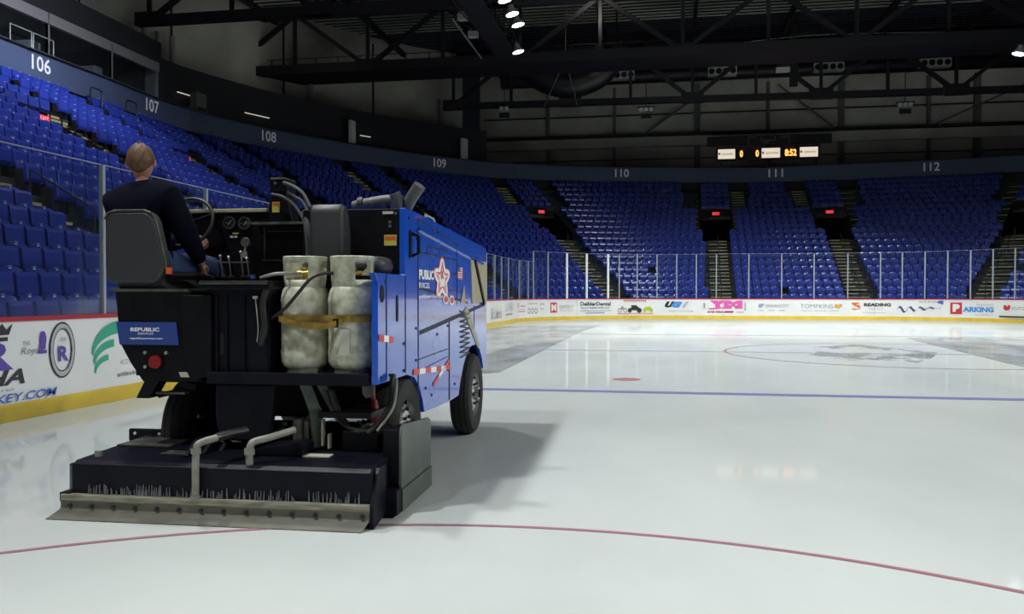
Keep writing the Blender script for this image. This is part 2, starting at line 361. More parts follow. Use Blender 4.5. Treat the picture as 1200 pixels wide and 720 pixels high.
def on_board(parts, label, name='advertisement'):
    """parts: list of (material key, [(verts2d, faces)]) with verts in (S, z)"""
    root = None
    for k, (mk, shapes) in enumerate(parts):
        mb = MB()
        for q_, (vs, fs) in enumerate(shapes): mb.add([R3(a, -0.010-0.006*k-0.0006*q_, z) for a, z in vs], fs)
        o = mb.build(name if root is None else 'lettering', M[mk], root or boards)
        if root is None: root = o; o['label'] = label
    return root
def T(txt, a, b, z0, z1, bold=0.0, shear=0.0): return fit(txt, a, b, z0, z1, bold, shear)
def Q(*p): return (list(p), [tuple(range(len(p)))])
def Rct(a, b, z0, z1): return Q((a, z0), (b, z0), (b, z1), (a, z1))
def El(ca, cz, ra, rz, n=28): return Q(*[(ca+ra*math.cos(2*PI*i/n), cz+rz*math.sin(2*PI*i/n)) for i in range(n)])
def Ring(ca, cz, ra, rz, wa, n=36, a0=0, a1=2*PI):
    vs = []; 
    for i in range(n+1):
        t = a0+(a1-a0)*i/n; vs += [(ca+ra*math.cos(t), cz+rz*math.sin(t)), (ca+(ra-wa)*math.cos(t), cz+(rz-wa)*math.sin(t))]
    return vs, [(2*i, 2*i+1, 2*i+3, 2*i+2) for i in range(n)]
def dashes(a, b, z, h, n):
    st = (b-a)/n; vs = []; fs = []
    for i in range(n):
        k = len(vs); x0 = a+i*st; x1 = x0+st*0.62; vs += [(x0, z), (x1, z), (x1, z+h*(0.7+0.3*((i*7) % 3)/2)), (x0, z+h)]; fs.append((k, k+1, k+2, k+3))
    return vs, fs
# near left board
crown = [Q((8.2, 1.0), (8.62, 1.0), (8.68, 1.13), (8.58, 1.06), (8.52, 1.13), (8.42, 1.05), (8.34, 1.13), (8.2, 1.05)), Rct(8.2, 8.6, 0.93, 0.975)]
on_board([('ink_black', crown + [T('CHA', 7.95, 8.86, 0.42, 0.60, 0.03, 0.3)]), ('ink_purple', [T('R', 8.05, 8.68, 0.6, 0.93, 0.05, 0.1)]),
          ('ink_grey', [T('sports', 8.2, 8.68, 0.345, 0.385)]), ('ink_blue', [T('CHAHOCKEY.COM', 7.4, 9.38, 0.225, 0.325, 0.012, 0.2)])],
         'purple crowned R over black lettering with a blue web address below')
on_board([('ink_grey', [T('Royals', 8.8, 9.2, 0.73, 0.84, 0.0, 0.3), T('THE', 8.83, 8.95, 0.86, 0.91)]), ('ink_purple', [El(9.16, 0.92, 0.055, 0.1), Rct(9.07, 9.22, 0.75, 0.79), Q((9.09, 0.8), (9.2, 0.8), (9.2, 0.93), (9.12, 0.93))])],
         'small grey script lettering beside a purple domed emblem')
on_board([('ink_black', [Ring(9.5, 0.77, 0.235, 0.35, 0.022), Ring(9.5, 0.77, 0.17, 0.27, 0.014), Rct(9.28, 9.33, 0.73, 0.81), Rct(9.67, 9.72, 0.73, 0.81)]), ('ink_lgrey', [Ring(9.5, 0.77, 0.213, 0.325, 0.04)]),
          ('ink_purple', [T('R', 9.42, 9.6, 0.63, 0.82, 0.02)]), ('ink_grey', [T('WWW', 9.45, 9.55, 0.87, 0.93, 0.02)])], 'round black and grey seal with a purple R inside')
def swoosh(c, z0, A, B, A2, B2):
    n = 14; th = [PI/2*i/n for i in range(n+1)]
    up = [(c-A*math.cos(t), z0+B*math.sin(t)) for t in th]; lo = [(c-A2*math.cos(t), z0-.03*(1-t/PI*2)+B2*math.sin(t)) for t in th]
    return up+lo[::-1], [(i, i+1, 2*n+1-i-1, 2*n+1-i) for i in range(n)]
on_board([('ink_green', [swoosh(10.66, 0.68, .6, .42, .56, .25), swoosh(10.52, 0.56, .43, .29, .39, .19), swoosh(10.40, 0.44, .29, .21, .26, .135)]),
          ('ink_grey', [T('HARBOR', 10.78, 12.6, 0.62, 0.88), dashes(10.6, 12.2, 0.33, 0.05, 20)]), ('ink_lgrey', [T('COMMUNITY', 10.66, 12.2, 0.5, 0.56)])],
         'three green swooshes beside large thin grey lettering')
on_board([('ink_navy', [T('SERVICE', 14.0, 16.4, 0.5, 0.8, 0.02)])], 'dark lettering hidden behind the resurfacer', 'advertisement')
# corner
on_board([('ink_grey', [T('St Luke\'s', 36.6, 39.0, 0.35, 0.85)])], 'grey sponsor lettering at the start of the left corner')
on_board([('ink_lgrey', [T('LUTHER', 40.0, 42.2, 0.62, 1.0)]), ('ink_grey', [dashes(40.1, 42.0, 0.42, 0.1, 7)])], 'pale grey sponsor lettering in the left corner')
on_board([('ink_red', [Ring(43.4, 0.88, 0.14, 0.12, 0.05), Rct(43.8, 44.5, 0.8, 0.84), Rct(43.3, 44.5, 0.52, 0.55)]), ('ink_lgrey', [dashes(43.3, 44.5, 0.62, 0.06, 8)])], 'small red emblem with thin red lines')
on_board([('ink_grey', [Ring(45.0, 0.55, 0.16, 0.16, 0.06), Ring(45.4, 0.55, 0.16, 0.16, 0.06), Ring(45.8, 0.55, 0.16, 0.16, 0.06)]), ('ink_lgrey', [dashes(44.8, 46.0, 0.9, 0.08, 9)])], 'three grey rings under pale lettering')
on_board([('ink_lgrey', [dashes(46.2, 46.7, 0.85, 0.12, 4), dashes(46.2, 46.6, 0.6, 0.1, 3)])], 'faint grey lettering before the red square')
on_board([('ink_red', [Rct(47.19, 47.75, 0.42, 0.98)]), ('ink_white', [T('M', 47.27, 47.67, 0.5, 0.9, 0.05)]), ('ink_lgrey', [T('KEMPERS P', 47.95, 49.0, 0.62, 0.84), dashes(47.95, 49.0, 0.5, 0.05, 12)])], 'red square with a white M and grey lettering')
# end boards
on_board([('ink_black', [T('DeiblerDental', 49.55, 51.58, 0.78, 1.0, 0.03), T('Barry J. Deibler DDS, LLC', 49.6, 51.5, 0.6, 0.7, 0.02)]), ('ink_grey', [Rct(49.55, 51.6, 0.48, 0.51)]), ('ink_lblue', [dashes(49.95, 51.2, 0.34, 0.06, 12)])], 'black dental practice lettering over a grey rule')
def wheel(ca, cz, r): return Ring(ca, cz, r, r, r*0.35, 18)
on_board([('ink_grey', [wheel(52.15, 0.5, .13), wheel(52.5, 0.5, .13), Q((52.15, .55), (52.3, .78), (52.5, .55))]),
          ('ink_black', [El(52.78, 0.5, .12, .13), El(53.35, 0.5, .14, .15), Q((52.7, .55), (53.0, .78), (53.25, .74), (53.5, .5), (53.0, .5)), Rct(52.85, 53.2, .72, .8)]),
          ('ink_lime', [Q((53.55, .5), (53.7, .68), (54.0, .72), (54.2, .5)), El(53.68, 0.47, .07, .08), El(54.08, 0.47, .07, .08)]),
          ('ink_red', [dashes(52.4, 53.8, 1.02, 0.08, 12), Rct(52.0, 54.2, 0.3, 0.33)])], 'picture advert of a motorcycle, a black buggy and a lime green car')
on_board([('ink_black', [T('U', 54.86, 55.45, 0.66, 1.02, 0.1, 0.4)]), ('ink_lblue', [T('G', 55.25, 55.88, 0.66, 1.02, 0.1, 0.4)]), ('ink_lgrey', [T('I', 55.85, 56.25, 0.66, 1.02, 0.06, 0.4)]), ('ink_grey', [T('ENERGY TO DO MORE', 55.1, 56.5, 0.42, 0.5)])], 'slanted black, blue and grey UGI lettering')
on_board([('ink_pink', [T('Y', 57.45, 58.35, 0.6, 1.08, 0.12, 0.0), T('M', 58.25, 59.3, 0.6, 1.08, 0.12), Q((57.3, 0.62), (58.3, 0.7), (58.2, 0.62), (57.5, 0.55)), Q((57.5, 1.08), (57.9, 1.0), (57.9, 1.08))]),
          ('ink_crimson', [T('610-926-8888', 57.3, 58.8, 0.36, 0.48, 0.04, 0.3)]), ('ink_grey', [dashes(57.1, 57.22, 0.62, 0.38, 1), dashes(59.42, 59.5, 0.5, 0.55, 1), dashes(59.0, 59.4, 0.38, 0.06, 4)])], 'large pink YM lettering with a dark phone number')
on_board([('ink_blue', [Q((60.2, .84), (60.55, .84), (60.5, .88), (60.25, .88)), Q((60.16, .76), (60.5, .76), (60.45, .8), (60.2, .8)), Q((60.2, .68), (60.4, .68), (60.4, .72), (60.2, .72))]), ('ink_grey', [T('ENHANCITY', 60.6, 61.9, 0.68, 0.86, 0.0, 0.25), dashes(60.15, 61.9, 0.5, 0.03, 3)])], 'thin grey italic lettering behind a small blue striped mark')
on_board([('ink_grey', [T('TOMPKINS', 62.5, 64.3, 0.64, 0.88, -0.005), T('BANKING   INSURANCE   WEALTH', 62.6, 64.6, 0.47, 0.53)]), ('ink_gold', [El(64.47, 0.78, .1, .1), El(64.7, 0.8, .1, .08), Q((64.4, .7), (64.6, .62), (64.76, .74))])], 'thin grey capital lettering with an orange leaf mark')
on_board([('ink_orange', [Q((65.3, .98), (65.75, .98), (65.45, .8), (65.3, .9)), Q((65.3, .78), (65.45, .8), (65.78, .62), (65.7, .86)), Q((65.3, .66), (65.78, .6), (65.5, .56), (65.3, .6))]), ('ink_black', [T('READING', 65.95, 67.35, 0.76, 0.95, 0.04)]), ('ink_lgrey', [T('TRUCK', 66.2, 67.0, 0.58, 0.66), dashes(65.9, 67.1, 0.4, 0.04, 12)])], 'bold black READING lettering with an orange mark')
wave = MB()
def wv():
    pts = [(67.65 + 0.11*i, 0.58+0.2*math.sin(i*1.35)*(1-i/22)+0.006*i) for i in range(18)]
    vs = []; [vs.extend([(a-.02, z-0.04), (a+0.05, z+0.04)]) for a, z in pts]
    return vs, [(2*i, 2*i+1, 2*i+3, 2*i+2) for i in range(17)]
on_board([('ink_navy', [wv()]), ('ink_grey', [T('KLEIN', 68.8, 69.8, 0.98, 1.06), Rct(68.9, 69.9, 0.68, 0.7)]), ('ink_blue', [Q((69.65, 1.0), (70.0, 0.88), (70.0, 1.1), (69.8, 1.1))])], 'dark blue scribbled wave under faint capital lettering')
on_board([('ink_red', [Rct(70.35, 70.95, 0.38, 1.0)]), ('ink_white', [T('P', 70.48, 70.84, 0.5, 0.92, 0.08)]), ('ink_lblue', [T('ARKING', 71.0, 72.6, 0.5, 0.78, 0.05)]), ('ink_lgrey', [T('READING', 71.7, 72.6, 0.84, 0.94), T('AUTHORITY', 71.6, 72.6, 0.32, 0.4)])], 'red square P followed by light blue capital lettering')
on_board([('ink_red', [El(73.3, 0.72, .18, .1), El(73.2, 0.8, .08, .1), El(73.42, 0.8, .08, .1)]), ('ink_grey', [T('KUTZTOWN', 73.6, 75.3, 0.66, 0.8), ]), ('ink_black', [Rct(72.9, 76.5, 0.26, 0.34)])], 'small red emblem with grey lettering over a black strip')

# ------------------------------------------------------------------ glass on the boards
GL = [1.0, 2.6, 5.2, 7.8, 10.38, 13.02, 15.6, 18.2, 20.8, 23.4, 26, 28.6, 31.2, 33.6, 35.8, 37.66, 39.32, 41.13, 43.76, 45.02]
GE = [45.62, 47.04, 48.59, 50.02, 51.44, 52.14, 53.24, 54.41, 55.55, 56.68, 57.82, 59.65, 61.48, 63.26, 65.09, 66.8, 67.91, 69.05, 70.19, 71.35, 72.51, 73.7, 74.9, 76.1, 77.3, 78.5, 79.7, 80.9, 83.4, 86, 88.5, 91]
def bay(S, S2, h, wd, m, label, group):
    """one bay of rink glass: the post at S and the pane from there to S2"""
    p, t, n_ = rink(S); root = thing('shield_bay', label, 'rink glass', (p[0], p[1], 0), 0, group)
    ang = math.atan2(t[1], t[0]); mb = MB(); mb.box(-wd/2, wd/2, 0.02, 0.085, 1.2, h)
    o = mb.build('glass_post', m, root, bevel=0.005); o.rotation_euler = (0, 0, ang)
    a, b = S+wd/2, S2-wd/2
    n = max(1, int((b-a)/0.5)) if 42 < b < 57 or b > 65 else 1
    sl = [a+(b-a)*i/n for i in range(n+1)]
    base = lambda S_, o_, z_: tuple(Vector(R3(S_, o_, z_))-Vector((p[0], p[1], 0)))
    g = sweep([(0.045, 1.2), (0.045, h), (0.057, h), (0.057, 1.2)], a, b, fn=base, sl=sl).build('glass_pane', M['glass'], root)
    sweep([(0.043, h), (0.043, h+0.012), (0.059, h+0.012), (0.059, h)], a, b, fn=base, sl=sl).build('polished_edge', M['post'], g)
for i in range(len(GL)-1): bay(GL[i], GL[i+1], 3.2, 0.05, M['post'], 'slim post and clear pane of the lower glass along the left boards', 'lower glass bays on the left boards')
bay(GL[-1], GE[0], 3.2, 0.05, M['post'], 'last low bay of left glass before the glass steps up', None)
THK = {48.59: 'glass bay with thick white post, leftmost of the three at far corner', 50.02: 'glass bay with thick white post, middle of three at far corner', 51.44: 'glass bay with thick white post, rightmost of three beside the stairs'}
for i in range(len(GE)-1):
    if GE[i] in THK: bay(GE[i], GE[i+1], 3.78, 0.12, M['postw'], THK[GE[i]], None)
    else: bay(GE[i], GE[i+1], 3.78, 0.06, M['post'], 'slim post and clear pane of the taller glass around the far end', 'tall glass bays around the far end')

# ------------------------------------------------------------------ seating bowl
KI = [(-8.62, 1), (-8.62, 8), (-8.62, 16.4), (-8.62, 24.8), (-8.62, 33.3), (-8.6, 41), (-7.7, 46.7), (-2.4, 51.7), (3.5, 52.45), (11.5, 52.4), (17.0, 50.1), (19.7, 45.8), (20.1, 37), (20.1, 28)]
KO = [(-24, 1), (-24, 8), (-24, 16.4), (-24, 24.8), (-24, 33.3), (-23.6, 41.8), (-19, 52), (-10.5, 61.5), (3.8, 66), (11.4, 66), (25.5, 63), (32.5, 54), (35.5, 41), (35.5, 28)]
NK = len(KI)
def cr(K, s):
    i = min(int(s), NK-2); t = s-i
    p0 = K[max(i-1, 0)]; p1 = K[i]; p2 = K[i+1]; p3 = K[min(i+2, NK-1)]
    return tuple(0.5*((2*p1[k])+(p2[k]-p0[k])*t+(2*p0[k]-5*p1[k]+4*p2[k]-p3[k])*t*t+(3*p1[k]-p0[k]-3*p2[k]+p3[k])*t**3) for k in (0, 1))
NR, RISE, ZB = 20, 0.44, 0.62
def bowl(s, t):
    a = cr(KI, s); b = cr(KO, s); return (a[0]+(b[0]-a[0])*t, a[1]+(b[1]-a[1])*t)
def bowl_dir(s):
    a = cr(KI, s); b = cr(KO, s); d = Vector((b[0]-a[0], b[1]-a[1])); return d.normalized()
def speed(s, t):
    a = Vector(bowl(max(s-.01, 0), t)); b = Vector(bowl(min(s+.01, NK-1), t)); return (b-a).length/(min(s+.01, NK-1)-max(s-.01, 0))
PORT = [3, 4, 5, 6, 7, 8, 9, 10, 11]            # aisles with a vomitory portal
PR0, PR1 = 11, 15                                # rows cut by a portal
def pw(k): return 1.05/speed(k, 0.65)
samp = set()
for k in range(NK):
    for j in range(6): samp.add(round(k+j/6, 4))
    if k in PORT: samp.add(round(k-pw(k), 4)); samp.add(round(k+pw(k), 4))
samp = sorted(s for s in samp if 0 <= s <= NK-1)
st = MB()
for i in range(NR):
    z0 = ZB+RISE*(i-1) if i else 0.0; z1 = ZB+RISE*i; t0 = i/NR; t1 = (i+1)/NR
    for a, b in zip(samp[:-1], samp[1:]):
        mid = (a+b)/2
        if PR0 <= i < PR1 and any(abs(mid-k) < pw(k) for k in PORT): continue
        A, B, D, E_ = bowl(a, t0), bowl(b, t0), bowl(b, t1), bowl(a, t1)
        st.add([(A[0], A[1], z0), (B[0], B[1], z0), (B[0], B[1], z1), (A[0], A[1], z1), (D[0], D[1], z1), (E_[0], E_[1], z1)], [(0, 1, 2, 3), (3, 2, 4, 5)])
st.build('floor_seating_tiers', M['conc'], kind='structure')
def Bz(s, t, z, off=0.0):
    """off: metres along the row"""
    p = bowl(s, t); d = bowl_dir(s); return (p[0]+d.y*off, p[1]-d.x*off, z)   # off>0 = increasing s
for k in PORT:
    mb = MB(); t0 = PR0/NR; t1 = PR1/NR; zf = ZB+RISE*(PR0-1); zc = ZB+RISE*PR1; a, b = k-pw(k), k+pw(k); tb = t1+0.12
    P = lambda s, t, z: (*bowl(s, t), z)
    mb.add([P(a, t0, zf), P(b, t0, zf), P(b, tb, zf), P(a, tb, zf), P(a, t1, zc), P(b, t1, zc), P(a, tb, zc), P(b, tb, zc), P(a, t0, zf+.55), P(b, t0, zf+.55)],
           [(0, 1, 2, 3), (0, 3, 6, 4, 8), (1, 9, 5, 7, 2), (3, 2, 7, 6), (4, 6, 7, 5)])
    mb.add([P(a, t1, zc), P(b, t1, zc), P(b, t1, zc-.35), P(a, t1, zc-.35)], [(0, 1, 2, 3)])
    mb.build('door_%d' % k, M['blackv'], kind='structure')
    # parapet and rail above the opening
    r = MB(); c = [Vector(Bz(k, t1-.005, zc-.45, o)) for o in (-1.15, 1.15)]; dd = bowl_dir(k)
    r.beam(c[0]+Vector((0, 0, .1)), c[1]+Vector((0, 0, .1)), 0.06, 0.22)
    r.beam(c[0]+Vector((0, 0, .75)), c[1]+Vector((0, 0, .75)), 0.05)
    for j in range(5): q = c[0].lerp(c[1], j/4); r.beam(q, q+Vector((0, 0, .75)), 0.04)
    where = {3: 'above the portal under number 106', 4: 'above the second left portal', 5: 'above the third left portal', 6: 'above the left corner portal', 7: 'above the portal left of number 110', 8: 'above the portal left of number 111', 9: 'above the portal right of number 111', 10: 'above the portal right of number 112', 11: 'above the right corner portal'}[k]
    tag(r.build('portal_railing', M['black']), 'black railing on the parapet ' + where, 'railing', 'portal railings')
    ex = thing('exit_sign', 'small glowing red exit sign ' + where, 'exit sign', Bz(k, t1-.01, zc-.18), math.atan2(dd.y, dd.x)-PI/2, 'exit signs over the portals')
    MB().box(-.27, .27, -.16, -.08, 0, .26).build('case', M['black'], ex, bevel=.01)
    MB().box(-.25, .25, -.17, -.16, .02, .24).build('face', M['exit'], ex)
    vs, fs = fit('EXIT', -.2, .2, .06, .2, .01)
    MB().add([(x, -.173, z) for x, z in vs], fs).build('lettering', M['ink_white'], ex)

# aisle stairs with yellow nosings, and their handrails
AISLES = list(range(1, NK-1))
ANAME = {1: 'nearest left aisle', 2: 'second left aisle', 3: 'left aisle under number 106', 4: 'left aisle under number 107', 5: 'left aisle under number 108', 6: 'left corner aisle', 7: 'aisle left of section 110', 8: 'aisle left of section 111', 9: 'aisle right of section 111', 10: 'aisle right of section 112', 11: 'right corner aisle', 12: 'right side aisle'}
def flight(k, off, r0, r1, half):
    s = MB(); n = MB(); d = bowl_dir(k); L = (Vector(bowl(k, 1))-Vector(bowl(k, 0))).length; tr = L/NR
    nn = Vector((d.y, -d.x, 0))
    for i in range(r0, r1):
        for h in (0, 1):
            z = ZB+RISE*i - (RISE/2 if h == 0 else 0); zt = z
            p0 = Vector(Bz(k, (i+(-0.42 if h == 0 else 0.0))/NR, 0, off)); ln = tr*0.5
            if h == 0: a0, a1 = p0, p0+Vector((d.x, d.y, 0))*tr*0.44
            else: a0, a1 = p0, p0+Vector((d.x, d.y, 0))*tr*0.5
            w_ = nn*half
            vs = [a0-w_, a0+w_, a1+w_, a1-w_]; zb = zt-0.05
            s.add([(v.x, v.y, zz) for zz in (zb, zt+.01) for v in vs], [(3, 2, 1, 0), (4, 5, 6, 7), (0, 1, 5, 4), (1, 2, 6, 5), (2, 3, 7, 6), (3, 0, 4, 7)])
            e = Vector((d.x, d.y, 0))*0.05; vs = [a0-w_-e*.2, a0+w_-e*.2, a0+w_+e, a0-w_+e]
            n.add([(v.x, v.y, zz) for zz in (zt-.012, zt+.016) for v in vs], [(3, 2, 1, 0), (4, 5, 6, 7), (0, 1, 5, 4), (1, 2, 6, 5), (2, 3, 7, 6), (3, 0, 4, 7)])
    return s, n
for k in AISLES:
    s, n = flight(k, 0, 0, PR0 if k in PORT else NR, 0.6)
    if k in PORT:
        for o in (-1.65, 1.65):
            s2, n2 = flight(k, o, PR0+1, NR, 0.45); s.add(s2.v, s2.f); n.add(n2.v, n2.f)
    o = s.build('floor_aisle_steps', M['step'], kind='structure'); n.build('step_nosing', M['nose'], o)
    hr = MB()
    for i in (1, 4, 7):
        a = Vector(Bz(k, (i+.3)/NR, ZB+RISE*i)); b = Vector(Bz(k, (i+2.3)/NR, ZB+RISE*(i+2)))
        hr.tube([a, a+Vector((0, 0, .9)), b+Vector((0, 0, .9)), b], 0.024, 6)
    tag(hr.build('handrail', M['black']), 'black tubular handrail down the ' + ANAME[k], 'handrail', 'aisle handrails')

# seats
def seat_parts():
    back = MB(); n = 6; vs = []
    for j, (z, y, hw) in enumerate(((0.36, 0.0, .19), (0.42, .01, .215), (0.60, .035, .228), (0.78, .075, .225), (0.835, .095, .20), (0.845, .14, .19), (0.80, .155, .19))):
        for i in range(n+1):
            u = -1+2*i/n; vs.append((u*hw, y-0.03*u*u+0.02, z-(0.02*u**4 if j > 3 else 0)))
    m_ = n+1; back.add(vs, [(r*m_+i, r*m_+i+1, (r+1)*m_+i+1, (r+1)*m_+i) for r in range(6) for i in range(n)])
    vs2 = [(x, y+0.03, z) for x, y, z in vs[:5*m_]]; back.add(vs2, [(r*m_+i, (r+1)*m_+i, (r+1)*m_+i+1, r*m_+i+1) for r in range(4) for i in range(n)])
    pan = MB(); pr = [(-.10, .30), (-.20, .34), (-.235, .42), (-.21, .68), (-.175, .745), (-.14, .74), (-.14, .60), (-.165, .42), (-.13, .34)]
    pan.prism(pr, 'x', -.222, .222)
    glint = MB().box(-.035, .035, .085, .145, .843, .852).add([(-.03, .088, .80), (.03, .088, .80), (.03, .098, .825), (-.03, .098, .825)], [(0, 1, 2, 3)])  # small pale quads on the top lip, painted highlights
    leg = MB(); 
    for x in (-.235, .215): leg.box(x, x+.02, -.12, .06, 0, .62)
    leg.box(-.235, .235, -.02, .04, .28, .34)
    return back, pan, leg, glint
SB, SP, SLG, SGLINT = seat_parts()
CAMP = Vector((0, 0, 1.47))
def project(p):
    d = Vector(p)-CAMP; y, pt = math.radians(10), math.atan(15.5/1000)
    f = Vector((-math.sin(y)*math.cos(pt), math.cos(y)*math.cos(pt), -math.sin(pt))); r = Vector((math.cos(y), math.sin(y), 0)); u = r.cross(f)
    z = d.dot(f)
    return (600+1000*d.dot(r)/z, 360-1000*d.dot(u)/z, z) if z > .1 else (-9999, -9999, z)
spots = []
for sec in range(NK-1):
    for i in range(NR):
        t = (i+0.62)/NR; s = sec; fine = []
        n = 60; pts = [bowl(sec+j/n, t) for j in range(n+1)]
        cum = [0]
        for a, b in zip(pts[:-1], pts[1:]): cum.append(cum[-1]+math.hypot(b[0]-a[0], b[1]-a[1]))
        L = cum[-1]
        def clear(k):
            if k not in PORT: return 0.75
            return 0.75 if i < PR0 else (1.25 if i < PR1 else 2.3)
        a0 = clear(sec) if sec > 0 else .3; a1 = clear(sec+1) if sec < NK-2 else .3
        use = L-a0-a1; cnt = int(use/0.52)
        if cnt < 1: continue
        poss = [a0+(use-cnt*.52)/2+.26+.52*q for q in range(cnt)]
        if i >= PR1 and sec in PORT: poss += [.26, .78]
        if i >= PR1 and sec+1 in PORT: poss += [L-.26, L-.78]
        for d_ in poss:
            j = max(q for q in range(n) if cum[q] <= d_+1e-9) if d_ < L else n-1
            f = (d_-cum[j])/(cum[j+1]-cum[j]); ss = sec+(j+f)/n
            if i < 5 and 6 <= ss <= 11 and random.random() < .012: continue
            p = bowl(ss, t); dd = bowl_dir(ss); spots.append((p[0], p[1], ZB+RISE*i, math.atan2(dd.y, dd.x)-PI/2, sec, i))
def hid(u, v):
    if not (-12 < u < 1212 and -5 < v < 720): return True
    if 118 < u < 200 and v > 245: return True
    if 145 < u < 225 and v > 180: return True
    if 200 < u < 475 and v > 247: return True
    if 470 < u < 572 and v > 290: return True
    return False
vis = []
for q in spots:
    u, v, z = project((q[0], q[1], q[2]+.65)); bp = project((q[0], q[1], q[2]+.85))
    vis.append((z if not hid(u, v) else 999+z, q))
vis.sort(key=lambda e: e[0])
near = [q for z, q in vis[:300]]; rest = [q for z, q in vis[300:]]
ROWN = ['front', 'second', 'third', 'fourth', 'fifth', 'sixth', 'seventh', 'eighth', 'ninth', 'tenth', 'eleventh', 'twelfth', 'thirteenth', 'fourteenth', 'fifteenth', 'sixteenth', 'seventeenth', 'eighteenth', 'nineteenth', 'twentieth']
SECN = {0: 'nearest left block', 1: 'second left block', 2: 'left block before number 106', 3: 'left block under number 106', 4: 'left block under number 107', 5: 'left block under number 108', 6: 'corner block under number 109', 7: 'end block under number 110', 8: 'end block under number 111', 9: 'end block under number 112', 10: 'right corner block', 11: 'right side block', 12: 'far right block'}
proto = thing('arena_seat', '', 'seat')
SB.build('backrest', M['seat'], proto, smooth=True); SP.build('seat_pan', M['seat'], proto, bevel=.008); SLG.build('bracket', M['seatdark'], proto); SGLINT.build('highlight_dot', M['plate'], proto)
for n_, (x, y, z, rz, sec, i) in enumerate(near):
    o = proto if n_ == 0 else dup(proto)
    o.location = (x, y, z); o.rotation_euler = (0, 0, rz)
    o['label'] = 'blue plastic tip-up seat, %s row, %s' % (ROWN[i], SECN[sec]); o['group'] = 'blue tip-up seats nearest the ice'
tv = SB.v + SP.v + SGLINT.v; NFAR = 0; tf = SB.f + [tuple(a+len(SB.v) for a in f) for f in SP.f] + [tuple(a+len(SB.v)+len(SP.v) for a in f) for f in SGLINT.f]
V = []; F_ = []
for x, y, z, rz, sec, i in rest:
    if sec == 0 and x < -9 and y < 4: continue
    c_, s_ = math.cos(rz), math.sin(rz); b = len(V); NFAR += 1
    V += [(x+c_*a-s_*b2, y+s_*a+c_*b2, z+h) for a, b2, h in tv]; F_ += [tuple(q+b for q in f) for f in tf]
me = bpy.data.meshes.new('far_arena_seats'); me.from_pydata(V, [], F_); me.materials.append(M['seat']); me.materials.append(M['plate'])  # the 'plate' material is the painted highlight dots
me.polygons.foreach_set('material_index', ([0]*(len(SB.f)+len(SP.f))+[1]*len(SGLINT.f))*NFAR)
me.polygons.foreach_set('use_smooth', [True]*len(me.polygons))
try: me.set_sharp_from_angle(angle=math.radians(40))
except Exception: pass
o = bpy.data.objects.new('arena_seats', me); C.objects.link(o)
tag(o, 'blue tip-up seats filling the upper tiers and far end of the arena', 'seats', None, 'stuff')

# ------------------------------------------------------------------ fascia with section numbers, suites and upper walls
def O3(s, off, z):
    p = cr(KO, s); d = bowl_dir(s); return (p[0]+d.x*off, p[1]+d.y*off, z)
def fr(a, b, n=8): return [a+(b-a)*i/max(1, int((b-a)*n)) for i in range(max(1, int((b-a)*n))+1)]
sweep([(0.15, 9.85), (0.15, 10.95), (0.5, 10.95), (0.5, 9.85)], 0, NK-1, fn=O3, sl=fr(0, NK-1)).build('trim_fascia', M['fascia'], kind='structure')
sweep([(0.5, 9.3), (0.5, 9.9), (0.7, 9.9), (0.7, 9.3)], 0, NK-1, fn=O3, sl=fr(0, NK-1)).build('wall_behind_tiers', M['darkwall'], kind='structure')
sweep([(0.0, 10.95), (0.0, 11.0), (4.5, 11.0), (4.5, 10.95)], 0, NK-1, fn=O3, sl=fr(0, NK-1)).build('floor_concourse', M['conc'], kind='structure')
for txt, s in (('106', 3.62), ('107', 4.52), ('108', 5.42), ('109', 6.53), ('110', 7.52), ('111', 8.62), ('112', 9.52)):
    p = O3(s, 0.13, 0); a = O3(s-.03, 0.13, 0); b = O3(s+.03, 0.13, 0); ang = math.atan2(b[1]-a[1], b[0]-a[0])
    vs, fs = fit(txt, -.52, .52, 10.22, 10.82, 0.012)
    o = MB().add([(x, -.01, z) for x, z in vs], fs).build('section_number', M['number'], loc=(p[0], p[1], 0)); o.rotation_euler = (0, 0, ang)
    tag(o, {'106': 'white number 106 on fascia, nearest and largest, under the suite windows', '107': 'white number 107 on fascia at the end of the suite windows', '108': 'white number 108 on fascia below the dark curved balcony', '109': 'white number 109 on fascia between the two pale upright panels', '110': 'white number 110 on fascia left of the scoreboard', '111': 'white number 111 on fascia below the lit scoreboard', '112': 'white number 112 on fascia farthest right of the scoreboard'}[txt], 'section number')
# suites on the left: recessed black room, grey frame, mullions
SX = -24.45
mb = MB(); mb.box(SX-3.5, SX-3.3, 10, 38.3, 10.95, 13.0); mb.build('wall_suite_back', M['darkwall'], kind='structure')
mb = MB(); mb.box(SX-3.5, SX, 38.2, 38.3, 10.95, 12.5); mb.build('wall_suite_side', M['suitefr'], kind='structure')
ys = [12, 16.5, 21, 25.5, 30.6, 34.6, 38.2]
for i in range(len(ys)-1):
    f = MB(); f.box(SX, SX+.15, ys[i], ys[i]+.14, 10.95, 12.45).box(SX, SX+.15, ys[i+1]-.0, ys[i+1]+.05, 10.95, 12.45).box(SX, SX+.2, ys[i], ys[i+1]+.05, 12.3, 12.75).box(SX, SX+.12, ys[i], ys[i+1], 10.95, 11.05)
    fo = f.build('window_%d' % (i+1), M['suitefr'], kind='structure')
    MB().box(SX+.04, SX+.055, ys[i]+.14, ys[i+1], 11.05, 12.3).build('pane', M['glass'], fo)
    r = MB(); r.box(SX-2.6, SX-1.0, ys[i]+.5, ys[i]+1.1, 10.95, 11.9); 
    tag(r.build('suite_counter', M['suitefr'], bevel=.08), 'dim grey counter inside the suite window, bay %s' % ['one', 'two', 'three', 'four', 'five', 'six'][i], 'counter')
mb = MB(); mb.box(SX-4, SX+.25, 8, 38.35, 12.75, 13.75); mb.build('wall_suite_header', M['darkwall'], kind='structure')
